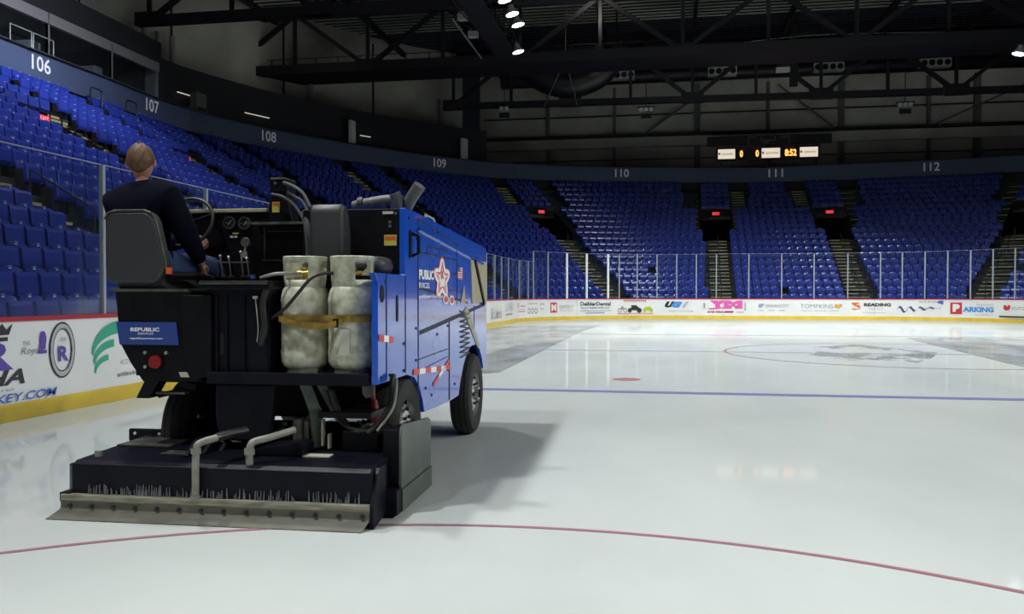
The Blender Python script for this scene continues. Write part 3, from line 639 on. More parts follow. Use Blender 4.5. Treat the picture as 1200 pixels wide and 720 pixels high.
# dark balcony front carrying on round the corner
sweep([(0.9, 10.95), (0.9, 13.35), (3.0, 13.35), (3.0, 10.95)], 4.5, 6.86, fn=O3, sl=fr(4.5, 6.86)).build('wall_dark_balcony', M['darkwall'], kind='structure')
# upper outer wall, panel joints and pipes
sweep([(5.5, 0), (5.5, 20), (5.8, 20), (5.8, 0)], 0, 6.9, fn=O3, sl=fr(0, 6.9, 4)).build('wall_left', M['wallgrey'], kind='structure')
mb = MB(); mb.box(-15.4, 40, 71.6, 72, 0, 20); mb.build('wall_far_end', M['wallgrey'], kind='structure')
mb = MB(); mb.box(41, 41.4, 0, 72, 0, 20); mb.build('wall_right', M['wallgrey'], kind='structure')
mb = MB(); mb.box(-31, 41, -22.4, -22, 0, 20); mb.build('wall_back', M['darkwall'], kind='structure')
mb = MB(); mb.box(-31, -30.6, -22, 2, 0, 20); mb.build('wall_left_rear', M['darkwall'], kind='structure')
j = MB()
for s in (3.3, 4.05, 4.72, 5.3, 5.9, 6.4):
    a = O3(s, 5.44, 11); j.box(a[0]-.05, a[0]+.05, a[1]-.05, a[1]+.05, 11, 19.5)
j.build('trim_panel_joint', M['darkwall'], kind='structure')
for n_, s in enumerate((5.02, 5.1, 5.18, 5.26, 6.02, 6.76)):
    a = O3(s, 4.9, 0); o = MB().tube([(a[0], a[1], 11), (a[0], a[1], 16.2)], .17, 10).build('vertical_pipe', M['pipe'], smooth=True)
    tag(o, ['pale vertical pipe, first of the four together above 108', 'pale vertical pipe, second of the four together above 108', 'pale vertical pipe, third of the four together above 108', 'pale vertical pipe, last of the four together above 108', 'pale vertical pipe standing alone on the grey corner wall', 'pale vertical pipe at the inner corner above 109'][n_], 'pipe')
for n_, (x, wd) in enumerate(((-9.5, .25), (-3.97, .22), (2.755, .45), (8.336, .22), (13.9, .45), (20.4, .22), (23.9, .45), (30, .4))):
    o = MB().box(x-wd/2, x+wd/2, 71.2, 71.55, 11.0, 18.5).build('trim_%d' % (20+n_), M['walldk'], kind='structure')
MB().box(-15, 40, 71.1, 71.5, 13.55, 14.35).build('trim_30', M['wallgrey'], kind='structure')
MB().box(-15, 40, 70.9, 71.5, 14.42, 14.62).box(-15, 40, 71.45, 71.58, 16.2, 16.3).box(-15, 40, 71.45, 71.58, 12.55, 12.62).build('trim_31', M['steel'], kind='structure')
for n_, (x0, z0, x1, z1) in enumerate(((-1.3, 14.7, 3.4, 18.0), (13.2, 14.7, 9.0, 18.2), (20.9, 14.7, 27.5, 17.6))):
    o = MB().beam((x0, 71.0, z0), (x1, 71.0, z1), .14).build('wall_brace', M['walldk'])
    tag(o, ['diagonal brace on the far wall left of the scoreboard', 'diagonal brace on the far wall right of the scoreboard', 'diagonal brace on the far wall near its right end'][n_], 'brace')
# pale upright panels on the balcony corner, ceiling strip lights of the balcony
for s, lb in ((5.98, 'pale upright cabinet on the dark balcony, nearer of the two'), (6.70, 'pale upright cabinet at the far end of the dark balcony')):
    p = O3(s, 0.42, 0); d = bowl_dir(s); o = MB().box(-.32, .32, -.1, .1, 0, 1.55).box(-.34, .34, -.12, -.1, 0, .05).build('upright_cabinet', M['whitebox'], bevel=.01, loc=(p[0], p[1], 10.95)); o.rotation_euler = (0, 0, math.atan2(d.y, d.x)-PI/2+.35)
    tag(o, lb, 'cabinet')
for n_, (s, z, L) in enumerate(((4.86, 11.9, 1.3), (5.33, 11.75, 1.4), (6.06, 11.75, .6))):
    a = Vector(O3(s, .82, z)); b = Vector(O3(s+L/9, .82, z)); o = MB().beam(a, b, .04).build('strip_light', M['strip'])
    tag(o, ['short glowing strip light beyond number 107 on balcony', 'faint glowing strip light above number 108', 'tiny strip light beside the first pale upright panel'][n_], 'light')
p = O3(4.98, .5, 0); o = MB().box(-.45, .45, -.2, .2, 0, .75).box(-.5, -.42, -.25, .25, -.35, 0).box(.42, .5, -.25, .25, -.35, 0).build('wheeled_cart', M['walldk'], bevel=.02, loc=(p[0], p[1], 11.3)); o.rotation_euler = (0, 0, math.atan2(bowl_dir(4.98).y, bowl_dir(4.98).x)-PI/2); tag(o, 'grey cart standing on the balcony beyond number 107', 'cart')
for n_, y in enumerate((28.2, 29.4)):
    o = MB().tube([(SX+.5, y, 10.95), (SX+.5, y, 11.55), (SX+.5, y+1.1, 11.55), (SX+.5, y+1.1, 10.95)], .025, 6).build('balcony_rail', M['pipe']); tag(o, ['pale tube guard above number 106, nearer one', 'pale tube guard above number 106, farther one'][n_], 'guard rail')
for n_, y in enumerate((31.8, 34.2)):
    o = MB().tube([(-23.3, y, 9.0), (-23.3, y+.03, 9.85), (-23.3, y+.15, 10.02), (-23.3, y+.65, 10.02), (-23.3, y+.77, 9.85), (-23.3, y+.8, 9.0)], .03, 8, smooth=3).build('guard_hoop', M['black']); tag(o, ['black tube hoop at the top row between 106 and 107, nearer', 'black tube hoop at the top row between 106 and 107, farther'][n_], 'guard rail')

# ------------------------------------------------------------------ scoreboard
sb = thing('scoreboard', 'wide black scoreboard with orange digits and three lit panels', 'scoreboard', (7.7, 66.3, 11.5))
MB().box(-3.75, 3.75, 0, .3, 0, 1.02).box(-3.6, -3.4, .02, .2, -.56, 0).box(3.4, 3.6, .02, .2, -.56, 0).box(-.1, .1, .02, .2, -.56, 0).box(-2, -1.9, .1, .2, 1.0, 1.15).box(2, 2.1, .1, .2, 1.0, 1.15).build('lower_case', M['black'], sb, bevel=.02)
for x0, x1 in ((-3.6, -2.35), (-.42, .9), (2.32, 3.6)):
    f = MB().box(x0, x1, -.04, 0, .14, .86).build('lit_panel', M['panel_lit'], sb)
    vs, fs = fit('santander', x0+.28, x1-.1, .42, .62); MB().add([(x, -.045, z) for x, z in vs], fs).add([(x0+.1+.08*math.cos(i), -.045, .52+.1*math.sin(i)) for i in range(6)], [tuple(range(6))]).build('lettering', M['ink_grey'], f)
for tx, x0, x1 in (('0', -2.0, -1.78), ('0', -.85, -.63), ('8:52', 1.25, 2.08)):
    vs, fs = fit(tx, x0, x1, .24, .74, .03); MB().add([(x, -.02, z) for x, z in vs], fs).build('digits', M['led'], sb)
for tx, x0, x1 in (('HOME', -2.1, -1.6), ('GUEST', -1.1, -.6), ('PERIOD', 1.3, 1.9)):
    vs, fs = fit(tx, x0, x1, .84, .92); MB().add([(x, -.02, z) for x, z in vs], fs).build('caption', M['ink_orange'], sb)
hb = thing('unlit_scoreboard', 'long unlit black display box above the lit scoreboard', 'scoreboard', (7.8, 66.35, 12.66))
MB().box(-4.5, 4.5, 0, .35, 0, .68).build('case', M['black'], hb, bevel=.02)
l = MB()
for x0, x1, z0, z1 in ((-1.5, -1.47, .0, .66), (1.45, 1.48, 0, .66), (-.55, -.52, .3, .62), (.42, .45, .3, .62), (-.55, .45, .28, .31)): l.box(x0, x1, -.02, 0, z0, z1)
l.build('outline', M['ink_grey'], hb)
for tx, x0, x1, z in (('HOME', -1.4, -.9, .48), ('GUEST', .85, 1.4, .48), ('PERIOD', -.4, 0, .08)):
    vs, fs = fit(tx, x0, x1, z, z+.12); MB().add([(x, -.02, zz) for x, zz in vs], fs).build('caption', M['ink_grey'], hb)

# ------------------------------------------------------------------ roof, trusses, duct, catwalks
ZR = 20.0
def deck(name, x0, x1, y0, y1, m):
    mb = MB(); n = int((y1-y0)/0.6)
    for i in range(n):
        y = y0+i*(y1-y0)/n; dy = (y1-y0)/n
        mb.add([(x0, y, ZR), (x1, y, ZR), (x1, y+dy*.5, ZR), (x0, y+dy*.5, ZR), (x0, y+dy*.6, ZR+.12), (x1, y+dy*.6, ZR+.12), (x1, y+dy, ZR+.12), (x0, y+dy, ZR+.12)], [(0, 1, 2, 3), (3, 2, 5, 4), (4, 5, 6, 7)])
    mb.build(name, m, kind='structure')
deck('ceiling', -31, 41, -22, 59, M['deck']); deck('ceiling', -31, 41, 59, 72, M['deck_shade'])  # one deck, split into painted lit and shaded parts
def truss(y, x0, x1, zl, zu, step, lb, slope=0.0, dark=0.42, gus=True):
    o = thing('roof_truss', lb, 'roof truss', (0, y, 0)); c = MB(); wb = MB()
    Z = lambda x, z: z+slope*(x-x0)
    c.beam((x0, 0, Z(x0, zl)), (x1, 0, Z(x1, zl)), dark, dark); c.beam((x0, 0, Z(x0, zu)), (x1, 0, Z(x1, zu)), dark, dark)
    n = int((x1-x0)/step)
    for i in range(n+1):
        x = x0+(x1-x0)*i/n
        wb.beam((x, 0, Z(x, zl)), (x, 0, Z(x, zu)), .2)
        if i < n:
            xm = x+(x1-x0)/n
            a, b = (zl, zu) if i % 2 == 0 else (zu, zl)
            wb.beam((x, .02, Z(x, a)), (xm, .02, Z(xm, b)), .26)
        if i % 2 == 0: MB().box(x-.75, x+.75, -.24, .24, Z(x, zl)-.25, Z(x, zl)+.45).build('gusset', M['steel'], o)
    c.build('chord', M['steel'], o); wb.build('web', M['steel'], o)
    return o
truss(60.2, -14.9, 40, 15.0, 18.4, 4.15, 'black roof truss nearest the far wall, spanning behind the duct grilles', -.008)
truss(51.5, -28, 40, 15.75, 19.3, 4.6, 'second black roof truss, with a catwalk deck, above the left stand', 0.0, .6)
truss(42.5, -27.5, 40, 16.3, 19.6, 4.6, 'third black roof truss, crossing the top of the view', 0.0, .5)
truss(33.0, -27.5, 40, 16.3, 19.6, 4.6, 'roof truss over the middle of the rink, out above the view', 0.0, .5)
# walkway platforms hung along the second truss
for y0, x0, x1, z, lb in ((52.0, -28, 40, 15.6, 'wide dark walkway hung along the second truss'), (61.5, -15, 40, 18.9, 'narrow dark walkway high along the far truss')):
    o = thing('catwalk', lb, 'catwalk', (0, y0, z))
    MB().box(x0, x1, 0, 2.4, -.08, .02).box(x0, x1, 0, .1, 0, .35).build('deck', M['steel'], o)
    r = MB()
    for zz in (.55, 1.0): r.box(x0, x1, 0, .04, zz, zz+.04); r.box(x0, x1, 2.36, 2.4, zz, zz+.04)
    for i in range(int((x1-x0)/1.5)): r.box(x0+1.5*i, x0+1.5*i+.05, 0, .05, 0, 1.04)
    r.build('guard_rail', M['steel'], o)
# dark acoustic curtain of purlins between trusses
for n_, x in enumerate((-25, -19, -13, -4, 2, 8, 14, 20, 26, 32)):
    o = MB().beam((x, -20, 19.6), (x, 71, 19.2), .22, .4).build('trim_%d' % (40+n_), M['steel'], kind='structure')
# long lighting catwalk running away over the left side of the ice
o = thing('lighting_catwalk', 'dark lighting catwalk hung over the left side of the ice', 'catwalk', (-8.95, 0, 15.2))
MB().box(-.6, .6, -10, 49, 0, .12).build('deck', M['steel'], o)
r = MB()
for x in (-.6, .6):
    for zz in (.5, 1.0, 1.5): r.beam((x, -10, zz), (x, 49, zz), .05)
    for i in range(24):
        r.beam((x, -10+i*2.5, 0), (x, -10+i*2.5, 3.6), .06)
        r.beam((x, -10+i*2.5, 0), (x, -7.5+i*2.5, 1.5), .05)
r.build('guard_rail', M['steel'], o)
r = MB()
for i in range(9): r.tube([(-1.0+.09*i, 24, .2+.1*(i % 3)), (-.9+.1*i, 36, .5+.15*(i % 2)), (-.8+.12*i, 42, .1+.12*i), (-.3+.06*i, 48.5, 1.2)], .035, 5, smooth=4)
r.build('cable_bundle', M['black'], o)
r = MB(); 
for x, y, z in ((-1.1, 45, .2), (-1.2, 43, .5)): r.box(x-.25, x+.25, y-.2, y+.2, z-.15, z+.15)
r.build('ballast_box', M['lampcase'], o)
MB().beam((-1.5, 42.0, .1), (-1.4, 48.6, -.1), .06).build('bright_conduit', M['pipe'], o)
# floodlights: hood, bowl and glowing lens
def flood_proto():
    o = thing('floodlight', '', 'floodlight')
    MB().lathe([(.06, .5), (.14, .46), (.17, .3), (.30, .12), (.34, .0), (.32, 0), (.28, .1), (.1, .3)], seg=20).build('reflector', M['lampcase'], o, smooth=True)
    MB().disc((0, 0, .02), .31, 'z', 24, .03).build('lens', M['lens'], o)
    MB().tube([(-.36, 0, .05), (-.36, 0, .62), (.36, 0, .62), (.36, 0, .05)], .02, 6).tube([(0, 0, .62), (0, 0, 1.1)], .025, 6).build('yoke', M['steel'], o)
    return o
fp = flood_proto(); first = True
ON = {39.5: 'lit floodlight at the very top edge of the picture', 41.5: 'lit floodlight, upper of the close pair under the catwalk', 43.2: 'lit floodlight, lower of the close pair under the catwalk', 48.0: 'brightest lit floodlight at the far end of the lighting catwalk'}
for (x, y, z, p) in FLOODS_L+FLOODS_R:
    o = fp if first else dup(fp); first = False
    o.location = (x, y, z); lf = x < 0
    o['label'] = ON[y] if lf and y in ON else ('lit floodlight at right edge near the roof' if y == 49.5 else ('lit floodlight in the row above the left side of the ice' if lf else 'lit floodlight in the row above the right side of the ice'))
    if not (lf and y in ON) and y != 49.5: o['group'] = 'floodlights over the left of the ice' if lf else 'floodlights over the right of the ice'
    o.rotation_euler = (0, (-.25 if lf else .25), 0)
o = thing('lighting_catwalk', 'dark lighting catwalk hung over the right side of the ice', 'catwalk', (20.15, 0, 15.0))
MB().box(-.6, .6, -10, 50, 0, .12).build('deck', M['steel'], o)
# air duct with grilles
o = thing('air_duct', 'long dark round air duct running below the roof at far end', 'duct', (0, 63.5, 17.45))
MB().lathe([(.55, -12), (.55, 40)], ax='x', seg=20).build('duct_tube', M['duct'], o, smooth=True)
r = MB()
for i in range(22): r.lathe([(.58, -12+2.4*i), (.58, -11.93+2.4*i)], ax='x', seg=20)
r.build('duct_band', M['steel'], o)
for n_, x in enumerate((-3.02, 4.14, 11.35, 18.27)):
    g = thing('vent_grille', ['white four-hole vent grille under the duct, leftmost', 'white four-hole vent grille, second from left under the duct', 'white four-hole vent grille right of the hanging lamp column', 'white four-hole vent grille farthest right under the duct'][n_], 'vent', (x, 62.4, 17.3-.03*n_))
    MB().box(-1.0, 1.0, -.05, .58, -.3, .3).build('plate', M['whitebox'], g, bevel=.02)
    for k in range(4):
        h = MB(); h.disc((-.74+.49*k, -.06, 0), .205, 'y', 20, .02); h.build('opening', M['black'], g)
# small clusters of hanging lamps
def cluster(x, y, z, n, sz, lb, rod=3.0):
    o = thing('lamp_cluster', lb, 'hanging lamps', (x, y, z)); b = MB()
    for i in range(n): xx = (i-(n-1)/2)*sz*1.35; MB().box(xx-sz/2, xx+sz/2, -.15, .1, 0, sz).build('lamp', M['whitebox'], o, bevel=.03)
    b.box(-n*sz*.75, n*sz*.75, -.05, .15, sz, sz+.08).tube([(0, 0, sz), (0, 0, rod)], .03, 6).box(-.35, .35, -.1, .1, -.45, -.15); b.build('hanger', M['steel'], o)
cluster(-1.16, 60, 14.1, 3, .26, 'three small white lamps hanging left of the scoreboard', 5)
cluster(15.7, 60, 13.8, 3, .24, 'three small white lamps hanging right of the scoreboard', 5)
cluster(-10.95, 59, 14.3, 2, .28, 'pair of small white lamps hanging beside the corner truss', 5.8)
cluster(7.86, 59, 17.0, 3, .32, 'three white lamps over a white box on the black column', 3)
MB().box(7.4, 8.3, 59.2, 59.6, 16.25, 16.55).build('speaker_box', M['whitebox'], bevel=.02)
tag(bpy.data.objects['speaker_box'], 'small white box under the three lamps on the black column', 'box')
o = MB().box(8.3, 8.8, 59.2, 59.6, 15.3, 20).build('hanging_column', M['steel']); tag(o, 'black vertical column hanging from the roof right of centre', 'column')
o = thing('speaker_cluster', 'white curved speaker frames hanging at the top edge', 'speakers', (6.4, 47, 17.9))
for k, x in enumerate((-1.0, 0, 1.0)): MB().box(x-.35, x+.35, -.2, .3, -.3+abs(x)*.08, .35).build('speaker', M['whitebox'], o, bevel=.1)
MB().box(-1.3, 1.3, -.1, .1, .45, .55).tube([(0, 0, .5), (0, 0, 2)], .04).build('hanger', M['steel'], o)
# rigging: wire with a forked bridle, rolled curtain, thin cables
o = MB().tube([(-6.2, 55, 20.1), (-6.2, 55, 16.6)], .022, 5).tube([(-6.2, 55, 16.6), (-7.6, 55, 13.6)], .018, 5).tube([(-6.2, 55, 16.6), (-5.2, 55, 12.7)], .018, 5).build('forked_wire', M['pipe']); tag(o, 'pale forked rigging wire hanging left of the scoreboard', 'wire')
o = MB().tube([(-9.8, 56.5, 17.3), (-8, 56.5, 15.8), (-6, 56.5, 15.2), (-4, 56.5, 15.9), (-3.0, 56.5, 17.3)], .8, 10, smooth=5).tube([(-9.8, 56.5, 17.2), (-9.8, 56.5, 20)], .05).tube([(-3, 56.5, 17.2), (-3, 56.5, 20)], .05).build('rolled_curtain', M['black'], smooth=True); tag(o, 'black rolled curtain bundle hanging from the second truss', 'curtain')
o = MB().tube([(-4, 57.5, 17.4), (2, 57.5, 17.6), (9, 57.5, 18.05), (16, 57.5, 17.9), (30, 57.5, 17.4)], .03, 5, smooth=4).build('conduit_run', M['pipe']); tag(o, 'thin pale conduit running along the far truss', 'conduit')
o = MB().tube([(18.1, 60, 15), (17.8, 60, 12.0)], .015, 5).build('drop_wire', M['pipe']); tag(o, 'thin single wire hanging above number 112', 'wire')
# ------------------------------------------------------------------ ice resurfacer (machine frame: x right, y forward, z up)
MO, MH = Vector((-2.86, 5.0, 0)), math.radians(1.4)
Z = thing('ice_resurfacer', 'blue and black ice resurfacer with conditioner sled behind, driving away on the ice', 'ice resurfacer', MO, MH)
def mw(x, y, z): return (MO.x+x*math.cos(MH)-y*math.sin(MH), MO.y+x*math.sin(MH)+y*math.cos(MH), z)

# --- blue bodywork
outl = [(1.1, 2.11), (1.38, 2.11), (4.47, 1.985), (4.47, .64), (4.27, .64), (4.2, .76), (4.05, .87), (3.85, .93), (3.6, .93), (3.4, .88), (3.2, .76), (3.05, .6), (2.98, .49), (2.6, .48), (1.66, .51), (1.6, .62), (1.5, .74), (1.36, .82), (1.15, .86), (.43, .86), (.43, 1.56), (.36, 1.61), (1.1, 1.61)]
side = MB().prism(outl, 'x', .955, 1.0).build('side_panel', M['zblue'], Z, bevel=.004)
MB().prism([(1.62, 2.1), (1.62, .51), (2.6, .48), (2.98, .49), (3.05, .6), (3.2, .76), (3.4, .88), (3.6, .93), (3.85, .93), (4.05, .87), (4.2, .76), (4.27, .64), (4.47, .64), (4.47, 1.985)], 'x', -1.0, -.955).build('side_panel', M['zblue'], Z, bevel=.004)
MB().prism([(.955, .45), (.915, .56), (.915, .6), (1.0, .45)], 'z', .9, 1.58).build('corner_flange', M['zblue'], side)
MB().prism([(1.64, 2.08), (4.45, 1.975), (4.45, 1.9), (1.64, 1.9)], 'x', -.96, .2).prism([(1.16, 2.05), (1.38, 2.10), (4.45, 1.975), (4.45, 1.9), (1.16, 1.9)], 'x', .2, .96).build('snow_tank_hood', M['zblue'], Z)
MB().box(-.955, .955, 4.42, 4.47, .62, 1.97).build('front_panel', M['zblue'], Z)
MB().box(-.955, .955, 1.3, 4.42, .62, .70).build('chassis_floor', M['zblack'], Z)
MB().box(-.93, .93, 1.62, 2.9, .5, .62).build('chassis_tank', M['zblack'], Z)
MB().box(-.97, .2, 1.6, 1.66, .9, 2.10).build('tank_rear_wall', M['zblack'], Z)
X = 1.0
sm = MB()
def sline(p, q, wd=.012, h=.004): sm.beam((X+h/2, *p), (X+h/2, *q), h, wd) if abs(p[0]-q[0]) > 1e-6 else sm.box(X, X+h, p[0]-wd/2, p[0]+wd/2, min(p[1], q[1]), max(p[1], q[1]))
for p, q, wd in (((1.47, 2.06), (1.47, .6), .014), ((.62, .87), (.62, 1.6), .01), ((1.1, .88), (1.1, 1.6), .01), ((1.52, 1.16), (4.3, 1.35), .035), ((2.57, 1.22), (2.57, .5), .028),
                 ((1.47, 1.8), (2.9, 1.79), .012), ((1.47, 1.64), (3.2, 1.66), .012), ((1.75, 1.86), (2.5, 1.86), .012), ((1.75, 1.8), (1.75, 1.86), .012), ((2.9, 1.66), (2.9, 1.9), .008), ((2.9, 1.37), (2.9, 1.64), .008),
                 ((1.47, 1.52), (3.4, 1.38), .02), ((1.5, .95), (2.5, .97), .006), ((1.5, .86), (2.5, .9), .005), ((1.47, 2.06), (3.0, 1.93), .012), ((2.57, 1.5), (3.3, 1.5), .006), ((3.75, 1.35), (3.75, 1.0), .008)): sline(p, q, wd)
sm.build('panel_seam', M['seam'], side)
MB().beam((X+.012, 1.47, 1.98), (X+.012, 4.2, 1.80), .02, .022).build('hood_lip', M['zblue'], side)
MB().prism([(3.55, 1.82), (4.46, 1.83), (4.46, 1.38), (3.62, 1.37)], 'x', X+.001, X+.008).build('beige_sheet', M['beige'], side)
MB().beam((X+.016, 3.72, 1.83), (X+.016, 4.25, 1.36), .02, .05).build('black_strut', M['zblack'], side)
zz = MB()
for k in range(9):
    z = 1.3-.05*k; zz.beam((X+.004, 3.02+.03*(k % 2), z), (X+.004, 3.5, z-.03), .004, .014); zz.beam((X+.004, 3.5, z-.03), (X+.004, 3.05, z-.05), .004, .014)
zz.build('scribbled_decal', M['seam'], side)
MB().add([(X+.006, 3.05, 1.38), (X+.006, 3.22, 1.56), (X+.006, 3.3, 1.38)], [(0, 1, 2)]).add([(X+.006, 3.2, 1.3), (X+.006, 3.35, 1.35), (X+.006, 4.05, .9), (X+.006, 3.95, .88)], [(0, 1, 2, 3)]).build('beige_decal', M['beige'], side)
# side handle, slot, hole
MB().tube([(X, 1.3, 1.93), (X+.05, 1.3, 1.91), (X+.05, 1.3, 1.78), (X, 1.3, 1.76)], .014, 8).box(X, X+.01, 1.2, 1.25, 1.74, 1.95).build('handle', M['zblack'], side, smooth=True)
MB().prism([(.88+.025*math.cos(a)*1.0, 1.365+.095*max(-1, min(1, 1.25*math.sin(a)))) for a in [2*PI*i/20 for i in range(20)]], 'x', X, X+.004).build('slot', M['blackv'], side)
MB().disc((X+.002, .52, 1.47), .045, 'x', 20, .004, rz=.06).build('hole', M['blackv'], side)
rv = MB()
for y, z in ((.5, .9), (.7, .9), (1.05, .9), (1.05, 1.1), (1.4, 1.2), (1.4, .95), (.6, 1.55), (1.2, 2.04), (1.42, 1.9), (1.42, 1.96), (1.7, .7), (1.9, .62), (2.5, 1.18), (2.5, .78), (2.1, 1.12), (2.8, .62), (2.1, 2.0)): rv.disc((X+.003, y, z), .012, 'x', 10, .008)
rv.build('rivet', M['seam'], side)
# reflective tapes
def tape(p, q, wd, n, par=side):
    a = MB(); b = MB()
    for i in range(n):
        t0, t1 = i/n, (i+1)/n; f = lambda t: (X+.004+.0008, p[0]+(q[0]-p[0])*t, p[1]+(q[1]-p[1])*t)
        (a if i % 2 == 0 else b).beam(f(t0), f(t1), .003, wd)
    o = a.build('reflective_tape', M['ink_red'], par)
    if b.v: b.build('reflective_tape', M['ink_white'], par)
tape((1.31, .865), (2.6, .795), .045, 7); tape((.44, 1.175), (.77, 1.145), .045, 3); tape((1.95, .70), (2.55, .86), .035, 3)
def sidetext(txt, y0, y1, z0, z1, m, bold=0.0, par=side, h=.005):
    vs, fs = fit(txt, y0, y1, z0, z1, bold); return MB().add([(X+h, a, b) for a, b in vs], fs).build('lettering', m, par)
sidetext('PUBLIC', 1.485, 1.97, 1.585, 1.665, M['ink_white'], .05); sidetext('RVICES', 1.485, 1.82, 1.515, 1.56, M['ink_white'], .01); sidetext('publicservices.com', 1.485, 2.3, 1.425, 1.465, M['ink_white'], .02)
# star emblem
def blob(cy, cz, ry, rz, lobes, depth, n=60, rot=PI/2):
    return [(cy+ry*(1+depth*math.cos(lobes*(t-rot)))*math.cos(t), cz+rz*(1+depth*math.cos(lobes*(t-rot)))*math.sin(t)) for t in [2*PI*i/n for i in range(n)]]
cy, cz = 2.27, 1.60
MB().prism(blob(cy, cz, .27, .165, 5, .22), 'x', X+.003, X+.005).build('star_emblem_red_edge', M['ink_red'], side)
em = MB().prism(blob(cy, cz, .25, .15, 5, .22), 'x', X+.005, X+.007).build('star_emblem', M['ink_white'], side)
sh = MB()
for k in range(5):
    t = PI/2+2*PI*k/5; u = (math.cos(t), math.sin(t)); v = (-u[1], u[0])
    P = lambda r_, s_: (cy+.25*(u[0]*r_+v[0]*s_), cz+.15*(u[1]*r_+v[1]*s_))
    sh.prism([P(1.05, 0), P(.35, .28), P(.6, .02)], 'x', X+.007, X+.009); sh.prism([P(1.05, -.05), P(.35, -.3), P(.45, -.1)], 'x', X+.007, X+.009)
sh.build('red_shard', M['ink_red'], em)
vs, fs = fit('R', cy-.06, cy+.06, cz+.0, cz+.07, .04); MB().add([(X+.0095, a, b) for a, b in vs], fs).build('lettering', M['ink_red'], em)
for y_, z_ in ((2.42, 1.42), (2.66, 1.41)):
    MB().disc((X+.004, y_, z_), .105, 'x', 20, .003, rz=.045).build('round_decal_rim', M['ink_white'], side); MB().disc((X+.007, y_, z_), .07, 'x', 20, .003, rz=.03).build('round_decal', M['ink_red'], side)
fl = MB()
for k in range(5): fl.box(X+.005, X+.007, 2.93, 3.14, 1.615+.022*k, 1.627+.022*k)
MB().box(X+.002, X+.005, 2.93, 3.14, 1.612, 1.725).build('flag_decal', M['ink_white'], side); fl.build('flag_stripe', M['ink_red'], side); MB().box(X+.006, X+.008, 2.93, 3.02, 1.68, 1.725).build('flag_canton', M['ink_navy'], side)

# --- upper black bulkhead at the right, with labels
MB().box(.2, .955, 1.1, 1.16, 1.6, 2.105).build('rear_bulkhead', M['zblack'], Z, bevel=.004)
for n_, (x0, x1, z0, z1, m) in enumerate(((.84, .935, 1.83, 1.91, 'stick_y'), (.845, .93, 1.872, 1.9, 'stick_r'), (.83, .91, 2.065, 2.085, 'stick_w'))):
    MB().box(x0, x1, 1.095-.002*(n_+1), 1.1, z0, z1).build('warning_label', M[m], Z)
b_ = MB()
for x, z in ((.885, 2.005), (.885, 1.975), (.93, 2.07)): b_.disc((x, 1.094, z), .011, 'y', 10, .012)
b_.build('bolt_head', M['chrome'], Z)
MB().box(.2, .95, 1.0, 1.1, 1.53, 1.57).build('right_deck', M['zblack'], Z)

# --- tank platform, central cabinet, lower plates
pl = MB().box(-.24, .93, .47, 1.3, .845, .905).box(-.24, .93, .455, .47, .845, .93).build('tank_platform', M['znavy'], Z, bevel=.006)
MB().box(.2, .955, 1.0, 1.04, .9, 1.58).build('tank_bay_wall', M['zblack'], Z)
cab = MB().box(-.27, .195, .52, 1.2, .88, 1.55).build('rear_cabinet', M['znavy'], Z, bevel=.01)
c_ = MB()
for x in (-.2, -.13, .0, .17): c_.box(x, x+.018, .505, .52, .86, 1.46)
c_.build('cabinet_rib', M['znavy'], cab)
MB().prism([(-.155+.018*math.cos(a), 1.12+.085*math.sin(a)) for a in [2*PI*i/16 for i in range(16)]], 'y', .515, .519).build('cabinet_slot', M['blackv'], cab)
MB().box(-.3, .22, .46, 1.2, 1.5, 1.56).build('deck_edge', M['zblack'], Z, bevel=.008)
MB().box(-.29, .21, .452, .46, 1.535, 1.55).build('worn_edge', M['grime'], Z)
MB().box(-.9, -.27, .75, 1.25, .82, .88).box(-.55, -.27, .8, .85, .88, 1.5).build('seat_platform', M['zblack'], Z)
hk = MB().tube([(.1, .5, 1.44), (.12, .48, 1.35), (.13, .48, 1.22), (.12, .48, 1.14)], .004, 6, smooth=4).box(.085, .12, .49, .5, 1.435, 1.455).build('wire_hook', M['stick_w'], Z)
MB().tube([(.2, .5, 1.55), (.17, .47, 1.4), (.19, .46, 1.25), (.15, .47, 1.12)], .025, 10, smooth=5).build('coiled_hose', M['hose'], Z, smooth=True)
MB().prism([(-.2, .84), (.24, .84), (.22, .62), (.19, .45), (-.17, .45), (-.2, .6)], 'y', .5, .56).build('lower_rear_plate', M['znavy'], Z, bevel=.01)
MB().box(-.9, .9, 1.32, 1.38, .5, .95).build('rear_crossmember', M['zblack'], Z)
MB().tube([(-.95, 1.2, .42), (.95, 1.2, .42)], .07, 12).build('rear_axle', M['zblack'], Z)
MB().tube([(-.95, 3.76, .42), (.95, 3.76, .42)], .07, 12).build('front_axle', M['zblack'], Z)
MB().box(.55, .93, .5, 1.0, .62, .66).build('lower_bracket_shelf', M['zblack'], Z)

